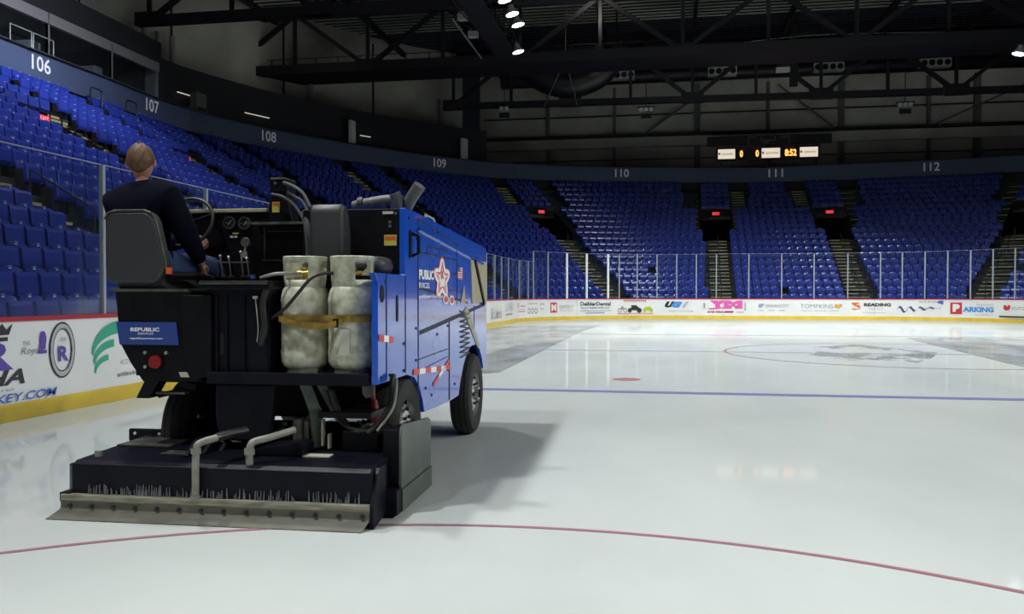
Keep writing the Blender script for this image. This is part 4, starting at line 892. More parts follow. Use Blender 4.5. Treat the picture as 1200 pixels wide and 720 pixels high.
# --- wheels
def wheel_at(x, y, out, r=.42, wd=.22):
    t = MB(); h = wd/2
    t.lathe([(r*.56, -h*.8), (r*.7, -h), (r*.93, -h*.9), (r, -h*.55), (r*1.0, 0), (r, h*.55), (r*.93, h*.9), (r*.7, h), (r*.56, h*.8)], (x, y, r), 'x', 48)
    o = t.build('wheel', M['rubber'], Z, smooth=True)
    g = MB()
    for k in (-.5, 0, .5): g.lathe([(r*1.003, k*h-.006), (r*1.003, k*h+.006)], (x, y, r), 'x', 48)
    g.build('tread_groove', M['blackv'], o)
    e = x+out*h
    rim = MB().lathe([(r*.57, e-out*.02-x), (r*.54, e-out*.06-x), (r*.40, e-out*.07-x), (r*.36, e-out*.03-x), (r*.18, e-out*.02-x), (r*.16, e+out*.02-x), (.0, e+out*.025-x)], (x, y, r), 'x', 36).build('rim', M['chrome'], o, smooth=True)
    ho = MB()
    for k in range(8): a = 2*PI*k/8; ho.disc((e-out*.055, y+r*.47*math.cos(a), r+r*.47*math.sin(a)), .022, 'x', 10, .012)
    ho.build('rim_hole', M['blackv'], o)
    nu = MB()
    for k in range(6): a = 2*PI*k/6; nu.disc((e-out*.02, y+r*.27*math.cos(a), r+r*.27*math.sin(a)), .014, 'x', 6, .03)
    nu.disc((e+out*.02, y, r), .045, 'x', 16, .05); nu.build('hub', M['rubber'], o)
wheel_at(.92, 3.76, 1); wheel_at(-.92, 3.76, -1); wheel_at(.87, 1.28, 1); wheel_at(-.72, 1.24, -1)

# --- conditioner sled
cd = MB()
cd.prism([(.06, .13), (.06, .345), (.1, .365), (.95, .40), (.95, .08), (.2, .08)], 'x', -.98, 1.07)
cd.prism([(-.98, .06), (-1.06, .14), (-1.06, .95), (-.98, .95)], 'z', .08, .33)
con = cd.build('conditioner_box', M['znavy'], Z, bevel=.008)
MB().box(-1.14, -.2, .93, .96, .34, .44).build('conditioner_rear_plate', M['znavy'], Z, bevel=.02)
h_ = MB()
for x in (-1.08, -.88): h_.disc((x, .925, .405), .012, 'y', 12, .006)
h_.build('plate_hole', M['ink_white'], Z)
MB().box(.42, 1.0, .9, .95, .38, .47).build('conditioner_front_ledge', M['znavy'], Z)
MB().box(.70, .96, .55, .92, .38, .53).build('gear_housing', M['zblack'], Z, bevel=.015)
cl = MB()
for k in range(16): cl.tube([(.80+random.uniform(-.07, .1), .6+random.uniform(0, .2), .53), (.82+random.uniform(-.08, .1), .62+random.uniform(0, .2), .56), (.86+random.uniform(-.08, .1), .66+random.uniform(0, .2), .55)], .012, 5)
cl.build('hose_coupling', M['grime'], Z)
pt = MB().box(-.95, -.55, .5, .85, .386, .396).box(-.5, -.3, .3, .42, .376, .383).build('worn_patch', M['grime'], con)
MB().box(.50, .68, .35, .45, .377, .384).build('small_plate', M['stick_w'], con)
MB().add([(-.45, .72, .394), (-.3, .82, .398), (-.12, .74, .395)], [(0, 1, 2)]).build('snow_scrap', M['ink_white'], con)
for x in (-.985, ): MB().disc((x+.1, .2, .39), .025, 'z', 10, .04).build('knob', M['pvc'], con)
mt = MB()
for k in range(3): mt.tube([(-.28+.07*k, .25+.1*k, .37), (-.27+.07*k, .42+.1*k, .47), (-.22+.07*k, .55+.1*k, .39)], .018, 8, smooth=4)
mt.build('mounting_arch', M['zblack'], con, smooth=True)
MB().prism([(.13, .37), (.14, .41), (.22, .44), (.45, .47), (.50, .45), (.5, .38)], 'y', .35, .62).build('blade_lever', M['znavy'], con, bevel=.01)
MB().tube([(.385, .55, .42), (.385, .55, .60)], .035, 12).tube([(.44, .57, .42), (.44, .57, .585)], .022, 10).build('lift_cylinder', M['grime'], Z, smooth=True)
# weathered bar, bolts, flared rubber squeegee
bar = MB().box(-1.04, 1.07, .02, .07, .105, .152).build('squeegee_bar', M['blade'], Z, bevel=.006)
low = MB().box(-1.03, 1.07, .012, .03, .05, .108).build('clamp_strip', M['squeegee'], Z)
for k in range(14): MB().disc((-.96+k*.153, .008, .083), .014, 'y', 10, .014).build('bolt_head', M['seam'], low)
sq = MB(); pr = [(.024, .075), (.006, .055), (-.02, .025), (-.055, .005), (-.055, .0), (-.03, .0), (.0, .018), (.02, .05)]
vs = []
for j in range(21):
    x = -1.03+2.1*j/20; fl_ = 1 if j > 0 else 1
    for y, z in pr:
        ex = -(max(0, .06-z)*1.1) if j == 0 else ((-max(0, .04-z)*.8) if j == 20 else 0)
        vs.append((x+ex, y, z+.001))
m_ = len(pr); sq.add(vs, [(j*m_+i, j*m_+(i+1) % m_, (j+1)*m_+(i+1) % m_, (j+1)*m_+i) for j in range(20) for i in range(m_)] + [tuple(range(m_)), tuple(20*m_+i for i in range(m_))[::-1]])
sq.build('squeegee', M['squeegee'], Z, smooth=True)
br = MB()
for k in range(150):
    x = random.uniform(-.86, 1.0); h = random.uniform(.02, .075)
    br.prism([(x-.0022, .152), (x+.0022, .152), (x+random.uniform(-.004, .004), .152+h)], 'y', .046, .058)
o = br.build('frost_icicles', M['bristle'], Z, kind='stuff')
MB().box(-1.05, -.98, .03, .12, .10, .16).build('bar_end', M['zblack'], Z)
# right end plates
MB().prism([(.03, .0), (.03, .14), (.12, .33), (.16, .36), (.3, .36), (.3, .04)], 'x', 1.07, 1.095).build('end_plate', M['znavy'], Z)
gp = MB().prism([(.42, .17), (.42, .53), (.44, .575), (.48, .595), (1.14, .545), (1.2, .52), (1.22, .48), (1.22, .17)], 'x', 1.145, 1.165).build('outer_guard_plate', M['greyplate'], Z, bevel=.004)
MB().prism([(.42, .02), (.42, .165), (1.22, .165), (1.22, .02)], 'x', 1.15, 1.172).build('guard_skirt', M['greyplate'], Z)
MB().prism([(.43, .1), (.43, .565), (1.18, .52), (1.18, .1)], 'x', 1.03, 1.145).build('guard_housing', M['zblack'], Z, bevel=.01)
MB().prism([(.3, .02), (.3, .18), (.42, .18), (.42, .02)], 'x', 1.02, 1.165).build('guard_end', M['znavy'], Z)
# grey plastic pipes
def pipe(pts, name='water_pipe'):
    o = MB().tube(pts, .024, 12, smooth=6).build(name, M['pvc'], Z, smooth=True)
    c = MB(); P0 = Vector(pts[-1])
    for q in (pts[0], pts[len(pts)//2], pts[-1]): pass
    return o
pipe([(-.095, .04, .10), (-.095, .04, .35), (-.09, .045, .47), (-.075, .06, .505), (.0, .12, .53), (.1, .3, .55)])
MB().lathe([(.03, .44), (.032, .44), (.032, .475), (.03, .475)], (-.093, .042, 0), 'z', 14).lathe([(.03, .14), (.033, .14), (.033, .17), (.03, .17)], (-.095, .04, 0), 'z', 14).build('pipe_collar', M['pvc'], Z)
pipe([(.235, .12, .36), (.235, .12, .44), (.24, .125, .485), (.26, .14, .51), (.34, .2, .53), (.45, .34, .56)])
MB().lathe([(.03, .43), (.033, .43), (.033, .47), (.03, .47)], (.235, .12, 0), 'z', 14).build('pipe_collar', M['pvc'], Z)
MB().tube([(.0, .13, .53), (.06, .22, .545), (.12, .32, .55)], .03, 10).build('rubber_sleeve', M['hose'], Z)
# lift arms, hydraulic hoses, red ram
MB().beam((.43, .56, .86), (.50, .58, .66), .03, .08).beam((.50, .58, .67), (.52, .60, .40), .03, .09).build('lift_arm', M['greyplate'], Z, bevel=.004)
MB().beam((.53, .62, .84), (.66, .64, .60), .06, .06).build('lift_arm', M['grime'], Z, bevel=.004)
MB().box(.555, .565, .55, .6, .42, .60).box(.60, .61, .55, .6, .40, .5).build('pin_bracket', M['stick_w'], Z)
MB().tube([(.86, .75, .9), (.86, .75, .62)], .018, 10).build('ram_rod', M['redpaint'], Z); MB().lathe([(.0, 0), (.05, .02), (.055, .08), (.03, .16), (.02, .2)], (.87, .75, .52), 'z', 14).build('red_bulb', M['redpaint'], Z, smooth=True)
for k in range(4):
    MB().tube([(.56+.02*k, .6, .80), (.62+.025*k, .58, .66-.01*k), (.72+.03*k, .56, .56-.015*k), (.84+.02*k, .57, .53)], .011, 7, smooth=5).build('hydraulic_hose', M['hose' if k % 2 else 'grime'], Z, smooth=True)
MB().tube([(1.03, .68, .90), (1.035, .64, .86), (1.04, .6, .72), (.98, .55, .60), (.90, .52, .52)], .02, 10, smooth=6).build('black_loop_hose', M['hose'], Z, smooth=True)
MB().tube([(1.06, .66, .88), (1.075, .6, .8), (1.06, .56, .68), (.97, .5, .54)], .009, 8, smooth=6).build('pale_hose', M['pvc'], Z, smooth=True)
MB().prism([(.86, .90), (.945, .90), (.945, .79), (.925, .765), (.89, .76), (.865, .79)], 'y', .50, .52).build('rounded_tab', M['grime'], Z, bevel=.004)
jk = MB()
for k in range(14):
    x = random.uniform(-.1, .45); z = random.uniform(.42, .62); jk.tube([(x, .6+random.uniform(0, .2), z), (x+random.uniform(.03, .12), .65, z+random.uniform(-.05, .1))], random.uniform(.008, .022), 6)
jk.build('undercarriage_linkage', M['grime'], Z)

# --- driver's pod: black box, blue sign, red lamp, step
pod = MB().prism([(-.955, 1.49), (-.38, 1.49), (-.375, 1.1), (-.30, .855), (-.75, .855), (-.84, .98), (-.92, 1.12)], 'y', .5, .9).build('driver_pod', M['zblack'], Z, bevel=.006)
MB().prism([(-.43, 1.46), (-.22, 1.46), (-.22, .9), (-.33, .87), (-.43, 1.12)], 'y', .48, .62).build('pod_side_cover', M['zblack'], Z, bevel=.006)
sg = MB().prism([(-.94, 1.27), (-.485, 1.27), (-.465, 1.11), (-.915, 1.11)], 'y', .488, .5).build('blue_sign', M['signblue'], pod)
for tx, x0, x1, z0, z1, b in (('REPUBLIC', -.83, -.61, 1.205, 1.232, .04), ('SERVICES', -.775, -.655, 1.182, 1.197, .01), ('republicservices.com', -.835, -.585, 1.145, 1.163, .02)):
    vs, fs = fit(tx, x0, x1, z0, z1, b); MB().add([(x, .4865, z) for x, z in vs], fs).build('lettering', M['ink_white'], sg)
MB().disc((-.64, .485, .99), .048, 'y', 24, .03).build('tail_lamp', M['tail'], pod, bevel=.006)
MB().disc((-.64, .492, .99), .056, 'y', 24, .02).build('lamp_ring', M['zblack'], pod)
for x, z in ((-.72, 1.055), (-.56, 1.055), (-.72, .955)): MB().disc((x, .49, z), .012, 'y', 10, .015).build('bolt_head', M['chrome'], pod)
MB().prism([(-.47, .92), (-.41, .92), (-.39, .885), (-.455, .885)], 'y', .495, .5).build('small_plate', M['stick_w'], pod)
MB().prism([(-.73, .86), (-.62, .86), (-.70, .73), (-.80, .73)], 'y', .5, .62).beam((-.66, .56, .745), (-.42, .6, .80), .05, .035).beam((-.5, .56, .84), (-.40, .6, .80), .05, .05).build('boarding_step', M['zblack'], Z, bevel=.004)
MB().box(-.66, -.44, .52, .58, .76, .775).build('step_tread', M['grime'], Z)
# driver's seat
dsx = MB(); pr = [(-1.03, 1.60), (-1.035, 2.0), (-1.01, 2.045), (-.96, 2.06), (-.73, 2.06), (-.68, 2.04), (-.645, 1.99), (-.575, 1.70), (-.57, 1.65), (-.63, 1.555), (-.68, 1.54), (-.98, 1.54), (-1.02, 1.56)]
bk = dsx.prism(pr, 'y', .50, .60).build('seat_backrest', M['cushion'], Z, bevel=.025, smooth=True)
MB().tube([(p[0], .505, p[1]) for p in pr[1:6]], .008, 8).build('piping', M['grime'], bk)
MB().tube([(p[0], .51, p[1]) for p in pr[5:9]], .006, 8).build('piping', M['grime'], bk)
MB().box(-.98, -.60, .55, 1.05, 1.50, 1.60).build('seat_cushion', M['cushion'], Z, bevel=.03)
MB().box(-.99, -.40, .5, .95, 1.485, 1.505).build('seat_rail', M['grime'], Z)
MB().box(-.565, -.535, .50, .53, 1.61, 1.655).build('orange_tab', M['stick_r'], Z)
MB().tube([(-.57, .55, 1.60), (-.5, .75, 1.60), (-.46, .95, 1.58)], .03, 10).build('armrest', M['zblack'], Z, smooth=True)
# passenger side cushions
MB().prism([(.85, 1.60), (.85, 2.08), (.88, 2.125), (.95, 2.12), (1.02, 2.06), (1.06, 1.9), (1.06, 1.6)], 'x', .35, .60).build('passenger_backrest', M['cushion'], Z, bevel=.03, smooth=True)
MB().box(.62, .93, .78, 1.08, 1.60, 1.74).build('passenger_cushion', M['cushion'], Z, bevel=.06, smooth=True)
MB().box(.45, .9, .72, 1.09, 1.57, 1.60).build('passenger_seat_base', M['zblack'], Z)
# dash, gauges, switch labels, levers, knob
dash = MB().box(-.84, -.16, 1.32, 1.45, 1.55, 2.11).build('dashboard', M['zblack'], Z, bevel=.01)
MB().box(-.84, -.18, 1.30, 1.6, 2.115, 2.145).build('dash_top', M['beige'], Z, bevel=.006)
for x, z in ((-.50, 2.035), (-.37, 2.03)):
    g = MB().lathe([(.042, -.015), (.05, -.015), (.05, .0), (.042, 0)], (x, 1.315, z), 'y', 24).build('gauge_bezel', M['grime'], dash)
    MB().disc((x, 1.313, z), .042, 'y', 24, .006).build('gauge_face', M['black'], g); MB().beam((x-.01, 1.308, z-.015), (x+.02, 1.308, z+.02), .003).beam((x-.03, 1.308, z), (x-.02, 1.308, z), .003).build('needle', M['stick_w'], g)
for x0, x1, z0, z1, m in ((-.475, -.425, 1.945, 1.955, 'stick_y'), (-.495, -.47, 1.915, 1.932, 'stick_w'), (-.46, -.435, 1.915, 1.932, 'stick_w')): MB().box(x0, x1, 1.312, 1.32, z0, z1).build('switch_label', M[m], dash)
MB().box(-.56, -.24, 1.12, 1.3, 1.585, 1.60).build('lever_console', M['zblack'], Z)
MB().box(-.5, -.26, 1.15, 1.17, 1.71, 1.72).build('lever_bar', M['chrome'], Z)
for x, z in ((-.50, 1.76), (-.43, 1.75), (-.33, 1.79), (-.28, 1.74)):
    lv = MB().tube([(x+.01, 1.18, 1.6), (x, 1.16, z)], .006, 8).build('control_lever', M['chrome'], Z, smooth=True); MB().lathe([(0, -.012), (.012, -.006), (.014, .004), (.008, .014), (0, .016)], (x, 1.16, z), 'z', 12).build('lever_knob', M['chrome'], lv, smooth=True)
    MB().disc((x+.01, 1.18, 1.605), .02, 'z', 12, .015).build('lever_boot', M['grime'], lv)
rk = MB().lathe([(.0, -.012), (.035, -.012), (.04, 0), (.035, .012), (0, .012)], (-.31, 1.2, 1.87), 'y', 20).build('round_control', M['grime'], Z, smooth=True); MB().tube([(-.31, 1.2, 1.84), (-.32, 1.2, 1.76)], .01, 8).box(-.345, -.295, 1.19, 1.21, 1.75, 1.80).build('control_stem', M['pvc'], rk)
MB().disc((-.19, 1.25, 1.91), .013, 'y', 12, .02).build('switch_button', M['stick_w'], Z); MB().disc((-.2, 1.1, 1.60), .02, 'z', 12, .03).build('blue_cap', M['ink_blue'], Z)
# side shelf, box and mast with warning labels
MB().box(-.26, .26, 1.1, 1.5, 2.0, 2.02).build('shelf', M['grime'], Z); MB().box(-.18, .24, 1.2, 1.5, 1.6, 1.99).build('shelf_box', M['zblack'], Z)
fr_ = MB().box(-.155, -.145, 1.19, 1.2, 1.72, 1.99).box(-.17, .22, 1.19, 1.2, 1.725, 1.735).box(-.13, .22, 1.19, 1.2, 1.95, 1.955).build('shelf_box_trim', M['grime'], Z)
mast = MB().prism([(-.15, 2.02), (.06, 2.02), (.0, 2.28), (-.12, 2.28)], 'y', 1.24, 1.4).box(-.12, .02, 1.22, 1.42, 2.26, 2.36).build('filler_mast', M['zblack'], Z, bevel=.008)
MB().box(-.11, .015, 1.21, 1.4, 2.355, 2.37).build('mast_cap', M['grime'], mast, bevel=.003); MB().disc((-.07, 1.215, 2.33), .012, 'y', 10, .01).build('bolt_head', M['chrome'], mast)
for n_, (x0, x1, z0, z1, m) in enumerate(((-.105, -.045, 2.105, 2.185, 'stick_y'), (-.1, -.05, 2.155, 2.18, 'stick_r'))): MB().box(x0, x1, 1.234-.002*n_, 1.24, z0, z1).build('warning_label', M[m], mast)
MB().box(.04, .14, 1.42, 1.44, 2.02, 2.15).build('cover_plate', M['zblack'], Z)
dm = MB().prism([(.05, 2.085), (.09, 2.125), (.13, 2.085), (.09, 2.045)], 'y', 1.41, 1.42).build('hazard_diamond', M['stick_y'], Z); MB().prism([(.065, 2.085), (.09, 2.11), (.115, 2.085), (.09, 2.06)], 'y', 1.405, 1.41).build('diamond_inner', M['stick_r'], dm)
for pts, r_ in ((((-.09, 1.2, 2.24), (-.0, 1.18, 2.22), (.1, 1.18, 2.15), (.19, 1.15, 2.03), (.22, 1.1, 1.97)), .012), (((.0, 1.2, 2.33), (.08, 1.2, 2.30), (.17, 1.18, 2.24), (.24, 1.15, 2.13)), .014), (((.0, 1.24, 2.27), (.08, 1.24, 2.22), (.15, 1.22, 2.18), (.2, 1.2, 2.1)), .012), (((.2, 1.15, 2.1), (.24, 1.1, 1.95), (.25, 1.1, 1.75), (.22, 1.05, 1.6)), .03)):
    MB().tube(pts, r_, 8, smooth=6).build('hydraulic_hose', M['duchose'], Z, smooth=True)
# steering wheel and column
sw = MB(); cx_, cy_, cz_ = -.80, 1.22, 2.035; vs = []
NR_ = 40
for i in range(NR_):
    a = 2*PI*i/NR_; rr = .205
    c = Vector((cx_+rr*math.cos(a), cy_+rr*math.sin(a)*.35, cz_+rr*math.sin(a)*.94)); d = Vector((math.cos(a), math.sin(a)*.35, math.sin(a)*.94)); n_ = Vector((0, -.94, .35))
    for j in range(8): b = 2*PI*j/8; vs.append(c+d*(.014*math.cos(b))+n_*(.014*math.sin(b)))
sw.add(vs, [(i*8+j, i*8+(j+1) % 8, ((i+1) % NR_)*8+(j+1) % 8, ((i+1) % NR_)*8+j) for i in range(NR_) for j in range(8)])
swo = sw.build('steering_wheel', M['hose'], Z, smooth=True)
sp = MB()
for a in (PI*.1, PI*.75, PI*1.5): sp.tube([(cx_, cy_+.02, cz_), (cx_+.2*math.cos(a), cy_+.2*math.sin(a)*.35, cz_+.2*math.sin(a)*.94)], .011, 6)
sp.disc((cx_, cy_+.01, cz_), .04, 'y', 16, .03); sp.build('spoke', M['zblack'], swo); MB().tube([(cx_, cy_+.02, cz_), (cx_+.02, 1.4, 1.93)], .025, 10).build('column', M['zblack'], swo)
# hoses on the hood
MB().tube([(.93, 1.35, 2.12), (.98, 1.33, 2.2), (1.06, 1.3, 2.30)], .055, 14, rs=lambda t: .05+.004*math.sin(60*t)).build('ribbed_hose', M['duchose'], Z, smooth=True)
MB().tube([(.88, 1.3, 2.1), (.885, 1.28, 2.2), (.87, 1.27, 2.24)], .045, 14).build('upright_hose', M['duchose'], Z, smooth=True)
MB().tube([(.52, 1.35, 2.15), (.64, 1.33, 2.17), (.8, 1.32, 2.19), (.92, 1.32, 2.18)], .045, 12, smooth=4).build('lying_hose', M['duchose'], Z, smooth=True)
for x in (.58, .68, .78): MB().lathe([(.05, -.02), (.054, 0), (.05, .02)], (x, 1.33, 2.17), 'x', 14).build('hose_clamp', M['grime'], Z)
MB().tube([(.98, 1.75, 2.08), (.98, 1.8, 2.12), (.98, 2.05, 2.11), (.98, 2.12, 2.06)], .012, 8).build('hood_grab_rail', M['chrome'], Z)

# ------------------------------------------------------------------ two gas cylinders and the webbing round them
def cyl(x, lb, rot, grime):
    t = thing('gas_cylinder', lb, 'gas cylinder', mw(x, .655, .906), MH+rot)
    MB().lathe([(0, .03), (.11, .03), (.115, 0), (.125, 0), (.125, .045), (.15, .06), (.163, .09), (.167, .14), (.17, .16), (.165, .18), (.166, .5), (.170, .52), (.165, .545), (.155, .59), (.13, .625), (.07, .645), (0, .65)], seg=40).build('body', M['tank'], t, smooth=True)
    # collar: upper ring with hand openings
    co = MB(); n = 48; vs = []; zs = [.58, .66, .70, .78, .82, .825]; rr = [.135, .145, .147, .15, .152, .148]
    for r_, z_ in zip(rr, zs):
        for j in range(n): a = 2*PI*j/n; vs.append((r_*math.cos(a), r_*math.sin(a), z_))
    fs = []
    for i in range(5):
        for j in range(n):
            a = (j+.5)/n*360
            if i in (1, 2) and (222 < a < 300 or 60 < a < 120): continue
            fs.append((i*n+j, i*n+(j+1) % n, (i+1)*n+(j+1) % n, (i+1)*n+j))
    o = co.add(vs, fs).build('collar', M['tank'], t, smooth=True); md = o.modifiers.new('thickness', 'SOLIDIFY'); md.thickness = .008
    MB().tube([(0, 0, .64), (0, 0, .72)], .02, 12).tube([(-.05, -.02, .71), (.07, -.02, .71)], .016, 10).lathe([(.03, 0), (.032, .015), (.0, .02)], (0, 0, .73), 'z', 12).build('valve', M['brass'], t, smooth=True)
    return t
cyl(.40, 'grey gas cylinder with open collar window and brass valve, left of the pair', .0, False)
gc2 = cyl(.745, 'grey gas cylinder with worn white label, beside the blue side panel', 1.25, False)
wl = MB(); n = 8; vs = [] 
for i in range(n+1):
    a = -PI/2-.22+.44*i/n
    for z_ in (1.05, 1.23): vs.append((.171*math.cos(a)+.745, .655+.171*math.sin(a), z_))
o = wl.add([tuple(Vector(mw(*v))) for v in vs], [(2*i, 2*i+1, 2*i+3, 2*i+2) for i in range(n)]).build('paper_label', M['stick_w']); o['label'] = 'torn white paper label'; o.parent = gc2; o.matrix_parent_inverse = (Matrix.Translation(gc2.location) @ Matrix.Rotation(gc2.rotation_euler.z, 4, 'Z')).inverted()
def web(pts, z0, wd, th):
    vs = []; 
    for (x, y, z) in pts: vs += [mw(x, y, z-wd/2), mw(x, y, z+wd/2), mw(x, y-th, z+wd/2), mw(x, y-th, z-wd/2)]
    n = len(pts); return vs, [(4*i+j, 4*i+(j+1) % 4, 4*i+4+(j+1) % 4, 4*i+4+j) for i in range(n-1) for j in range(4)]+[(0, 1, 2, 3), tuple(4*(n-1)+j for j in (3, 2, 1, 0))]
arc = lambda cx, a0, a1, r=.176, n=10: [(cx+r*math.cos(a0+(a1-a0)*i/n), .655+r*math.sin(a0+(a1-a0)*i/n)) for i in range(n+1)]
p1 = [(.215, .7)]+arc(.40, PI, PI*1.5)+arc(.745, PI*1.5, PI*2)+[(.925, .7)]
tr_ = thing('tie_down_strap', 'dirty yellow webbing strap wrapped round both gas cylinders', 'strap', (0, 0, 0))
vs, fs = web([(x, y, 1.30-.0*i) for i, (x, y) in enumerate(p1)], 0, .05, .004); MB().add(vs, fs).build('webbing', M['strap'], tr_)
p2 = [(.23, .60, 1.305), (.26, .52, 1.30), (.33, .47, 1.285), (.42, .455, 1.262), (.52, .45, 1.25), (.62, .455, 1.25), (.70, .46, 1.268), (.74, .465, 1.285)]
vs, fs = web(p2, 0, .042, .005); MB().add(vs, fs).build('loose_end', M['strap'], tr_)
MB().add([mw(x, y, z) for x, y, z in ((.675, .455, 1.30), (.715, .455, 1.30), (.715, .455, 1.24), (.675, .455, 1.24))], [(0, 1, 2, 3)]).build('buckle', M['zblack'], tr_)
o = MB().tube([mw(*p) for p in ((.22, .50, 1.30), (.27, .45, 1.32), (.36, .42, 1.38), (.45, .42, 1.48), (.53, .44, 1.575), (.60, .50, 1.61), (.68, .6, 1.61))], .012, 10, smooth=6).build('gas_hose', M['hose'], smooth=True); tag(o, 'black rubber gas hose curving across the cylinders to the valve', 'hose')
o = MB().tube([mw(*p) for p in ((.14, .50, 1.58), (.24, .49, 1.605), (.33, .52, 1.61), (.39, .6, 1.61))], .012, 10, smooth=6).build('gas_hose', M['pvc'], smooth=True); tag(o, 'short grey hose entering the left cylinder collar window', 'hose')

# ------------------------------------------------------------------ the driver, seen from behind
def skin_geo(verts, edges, rad, sub=2, root=0):
    me = bpy.data.meshes.new('s'); me.from_pydata(verts, edges, []); ob = bpy.data.objects.new('s', me); C.objects.link(ob)
    md = ob.modifiers.new('k', 'SKIN'); md.use_smooth_shade = True
    for i, sv in enumerate(me.skin_vertices[0].data):
        r_ = rad[i]; sv.radius = r_ if isinstance(r_, tuple) else (r_, r_); sv.use_root = (i == root)
    ms = ob.modifiers.new('u', 'SUBSURF'); ms.levels = sub; ms.render_levels = sub
    dg = bpy.context.evaluated_depsgraph_get(); dg.update(); ev = ob.evaluated_get(dg); m = ev.to_mesh()
    vs = [tuple(v.co) for v in m.vertices]; fs = [tuple(p.vertices) for p in m.polygons]; ev.to_mesh_clear(); bpy.data.objects.remove(ob)
    return vs, fs
PB = (-.86, .78, 1.6)
D = thing('person', 'person in dark navy sweatshirt and jeans sitting at the wheel, seen from behind', 'person', mw(*PB), MH)
def rel(p): return (p[0]-PB[0], p[1]-PB[1], p[2]-PB[2])
LSH, RSH = (-1.125, .80, 2.15), (-.735, .84, 2.185)
LEL, REL = (-1.10, 1.05, 1.86), (-.60, .90, 1.86)
LHD, RHD = (-.745, 1.24, 1.905), (-.565, 1.0, 1.64)
bodyv = [(-.86, .80, 1.66), (-.88, .80, 1.82), (-.91, .81, 1.98), (-.93, .82, 2.16), (-.945, .83, 2.26), (-.955, .84, 2.36),
         LSH, LEL, (-.93, 1.17, 1.86), (-.79, 1.235, 1.89), RSH, (-.66, .86, 2.0), REL, (-.565, .95, 1.75), (-.56, .99, 1.68),
         (-.97, .85, 1.65), (-1.0, 1.25, 1.70), (-.98, 1.35, 1.35), (-.75, .85, 1.65), (-.60, 1.24, 1.70), (-.60, 1.32, 1.35)]
bedge = [(0, 1), (1, 2), (2, 3), (3, 4), (4, 5), (3, 6), (6, 7), (7, 8), (8, 9), (3, 10), (10, 11), (11, 12), (12, 13), (13, 14), (0, 15), (15, 16), (16, 17), (0, 18), (18, 19), (19, 20)]
brad = [(.15, .11), (.15, .11), (.165, .115), (.12, .10), .055, .055, .075, .05, .042, .03, .075, .06, .05, .038, .03, .085, .065, .05, .085, .065, .05]
body = MB(); vs, fs = skin_geo([rel(p) for p in bodyv], bedge, brad); body.add(vs, fs)
# head: shaped ellipsoid with jaw, nose, brow, ears, eyes and mouth
def head(mb, cx, cy, cz, yaw_, tilt, sc=1.0):
    vs = []; fs = []; nu, nv = 28, 20
    R_ = Matrix.Rotation(yaw_, 3, 'Z') @ Matrix.Rotation(tilt, 3, 'Y')
    def T_(p): q = R_ @ Vector(p); return (cx+q.x*sc*1.13, cy+q.y*sc, cz+q.z*sc)
    for i in range(nv+1):
        ph = PI*i/nv; z = .125*math.cos(ph)
        for j in range(nu):
            a = 2*PI*j/nu; x = .083*math.sin(ph)*math.cos(a); y = .10*math.sin(ph)*math.sin(a)
            if z < 0:
                k = min(1, -z/.12); x *= 1-.28*k; y = y*(1-.2*k)+.018*k
            if y > .05 and abs(x) < .018 and -.04 < z < .02: y += .022*(1-abs(x)/.018)*(1-(z+.04)/.06)
            if y > .05 and .015 < abs(x) < .045 and .0 < z < .03: y -= .010
            vs.append(T_((x, y, z)))
    for i in range(nv):
        for j in range(nu): fs.append((i*nu+j, i*nu+(j+1) % nu, (i+1)*nu+(j+1) % nu, (i+1)*nu+j))
    mb.add(vs, fs)
    for sgn in (-1, 1):
        ev_ = []; ef = []
        for i in range(7):
            for j in range(10):
                ph = PI*i/6; a = 2*PI*j/10
                ev_.append(T_((sgn*(.083+.012*math.sin(ph)*math.cos(a)), -.005+.017*math.sin(ph)*math.sin(a), -.008+.032*math.cos(ph))))
        for i in range(6):
            for j in range(10): ef.append((i*10+j, i*10+(j+1) % 10, (i+1)*10+(j+1) % 10, (i+1)*10+j))
        mb.add(ev_, ef)
    return T_
T_ = head(body, *rel((-.975, .86, 2.455)), .30, -.06, 1.06)
# hands: palm, four curled fingers of different length and a thumb from the side of the palm
def hand(mb, w_, dr, up_, curl, side_, sc=1.0):
    w_ = Vector(w_); d = Vector(dr).normalized(); u = Vector(up_); u = (u-d*u.dot(d)).normalized(); s_ = d.cross(u)*side_
    q = lambda a, b, c: w_+(d*a+s_*b+u*c)*sc
    vs, fs = skin_geo([tuple(q(-.01, 0, 0)), tuple(q(.04, 0, 0)), tuple(q(.085, 0, -.004))], [(0, 1), (1, 2)], [(.026, .02), (.04, .017), (.04, .014)], 1)
    mb.add(vs, fs)
    for k, (b, ln) in enumerate(((-.032, .066), (-.011, .076), (.011, .071), (.031, .056))):
        pts = [q(.075, b, 0)]; ang = 0; a_, c_2 = .075, 0.0
        for j, f in enumerate((.42, .33, .25)):
            ang += curl*(.7+.25*j); a_ += ln*f*math.cos(ang)*1.2; c_2 -= ln*f*math.sin(ang)*1.2; pts.append(q(a_, b, c_2))
        mb.tube(pts, .009, 8, rs=[.0098*sc, .0092*sc, .0085*sc, .007*sc])
    mb.tube([q(.015, -.03, -.004), q(.04, -.056, -.014), (q(.064, -.058, -.034)), q(.078, -.048, -.048)], .01, 8, rs=[.013*sc, .012*sc, .0105*sc, .008*sc])
hand(body, rel((-.785, 1.235, 1.895)), (.95, .1, -.1), (-.15, -.75, .7), .95, 1, 1.1)
hand(body, rel((-.562, .985, 1.69)), (.12, .2, -.9), (.9, -.35, .15), .8, 1, 1.1)
body.build('body', M['skin'], D, smooth=True)
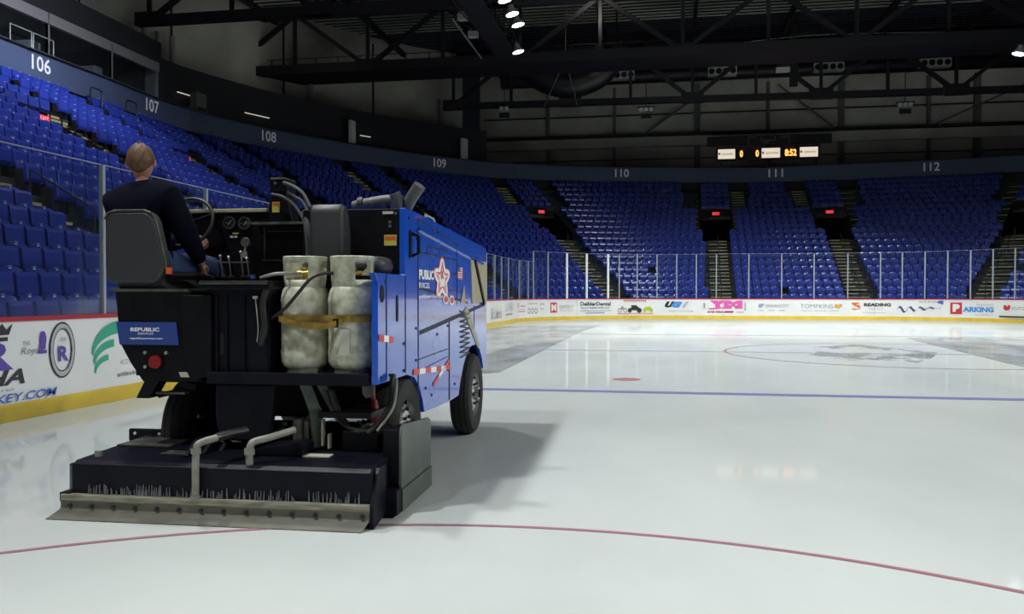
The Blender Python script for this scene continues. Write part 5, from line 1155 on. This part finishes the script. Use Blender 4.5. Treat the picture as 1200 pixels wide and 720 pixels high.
# hair cap: back and sides of the head down to the nape
hr = MB(); vs = []; fs = []; nu, nv = 40, 16
for i in range(nv+1):
    for j in range(nu):
        a = 2*PI*j/nu; back = .5-.5*math.sin(a)
        lim = .34+.37*back-.05*abs(math.cos(a)); ph = PI*lim*i/nv; lift = 1.07+.03*math.sin(7*a+i)*math.sin(ph)
        z = .128*math.cos(ph)*lift; x = .083*math.sin(ph)*math.cos(a)*lift; y = .10*math.sin(ph)*math.sin(a)*lift
        if z < 0:
            k = min(1, -z/.12); x *= 1-.2*k; y = y*(1-.15*k)+.01*k
        if i < 4: z += .006*math.sin(9*a)
        vs.append(T_((x, y, z)))
for i in range(nv):
    for j in range(nu): fs.append((i*nu+j, i*nu+(j+1) % nu, (i+1)*nu+(j+1) % nu, (i+1)*nu+j))
o = hr.add(vs, fs).build('hair', M['hair'], D, smooth=True); md = o.modifiers.new('thickness', 'SOLIDIFY'); md.thickness = .006
# sweatshirt, collar, jeans, shoes
jv = [rel(p) for p in ((-.86, .80, 1.63), (-.88, .80, 1.80), (-.905, .80, 2.0), (-.925, .81, 2.18), (-.945, .83, 2.315), LSH, (-1.15, .90, 1.99), LEL, (-.93, 1.17, 1.86), (-.81, 1.23, 1.893), RSH, (-.66, .86, 2.0), REL, (-.565, .95, 1.75), (-.562, .98, 1.70))]
vs, fs = skin_geo(jv, [(0, 1), (1, 2), (2, 3), (3, 4), (3, 5), (5, 6), (6, 7), (7, 8), (8, 9), (3, 10), (10, 11), (11, 12), (12, 13), (13, 14)], [(.20, .14), (.215, .15), (.235, .155), (.19, .14), (.088, .09), .125, .10, .08, .068, .055, .12, .105, .08, .062, .048])
MB().add(vs, fs).build('sweatshirt', M['jacket'], D, smooth=True)
lv_ = [rel(p) for p in ((-.86, .84, 1.66), (-.97, .88, 1.68), (-1.0, 1.25, 1.71), (-.98, 1.34, 1.42), (-.98, 1.36, 1.30), (-.74, .88, 1.68), (-.57, 1.22, 1.70), (-.58, 1.31, 1.42), (-.58, 1.33, 1.30))]
vs, fs = skin_geo(lv_, [(0, 1), (1, 2), (2, 3), (3, 4), (0, 5), (5, 6), (6, 7), (7, 8)], [(.16, .11), .105, .085, .07, .068, .105, .088, .07, .068])
MB().add(vs, fs).build('jeans', M['jeans'], D, smooth=True)
for x in (-.98, -.58):
    c = rel((x, 1.40, 1.25)); MB().prism([(c[1]-.1, c[2]-.04), (c[1]+.17, c[2]-.04), (c[1]+.17, c[2]), (c[1]+.08, c[2]+.03), (c[1], c[2]+.08), (c[1]-.1, c[2]+.08)], 'x', c[0]-.045, c[0]+.045).build('shoe', M['shoe'], D, bevel=.015, smooth=True)
MB().box(-1.05, -.2, 1.2, 1.6, 1.17, 1.21).box(-1.05, -1.0, .9, 1.6, .85, 1.45).build('foot_deck', M['zblack'], Z)
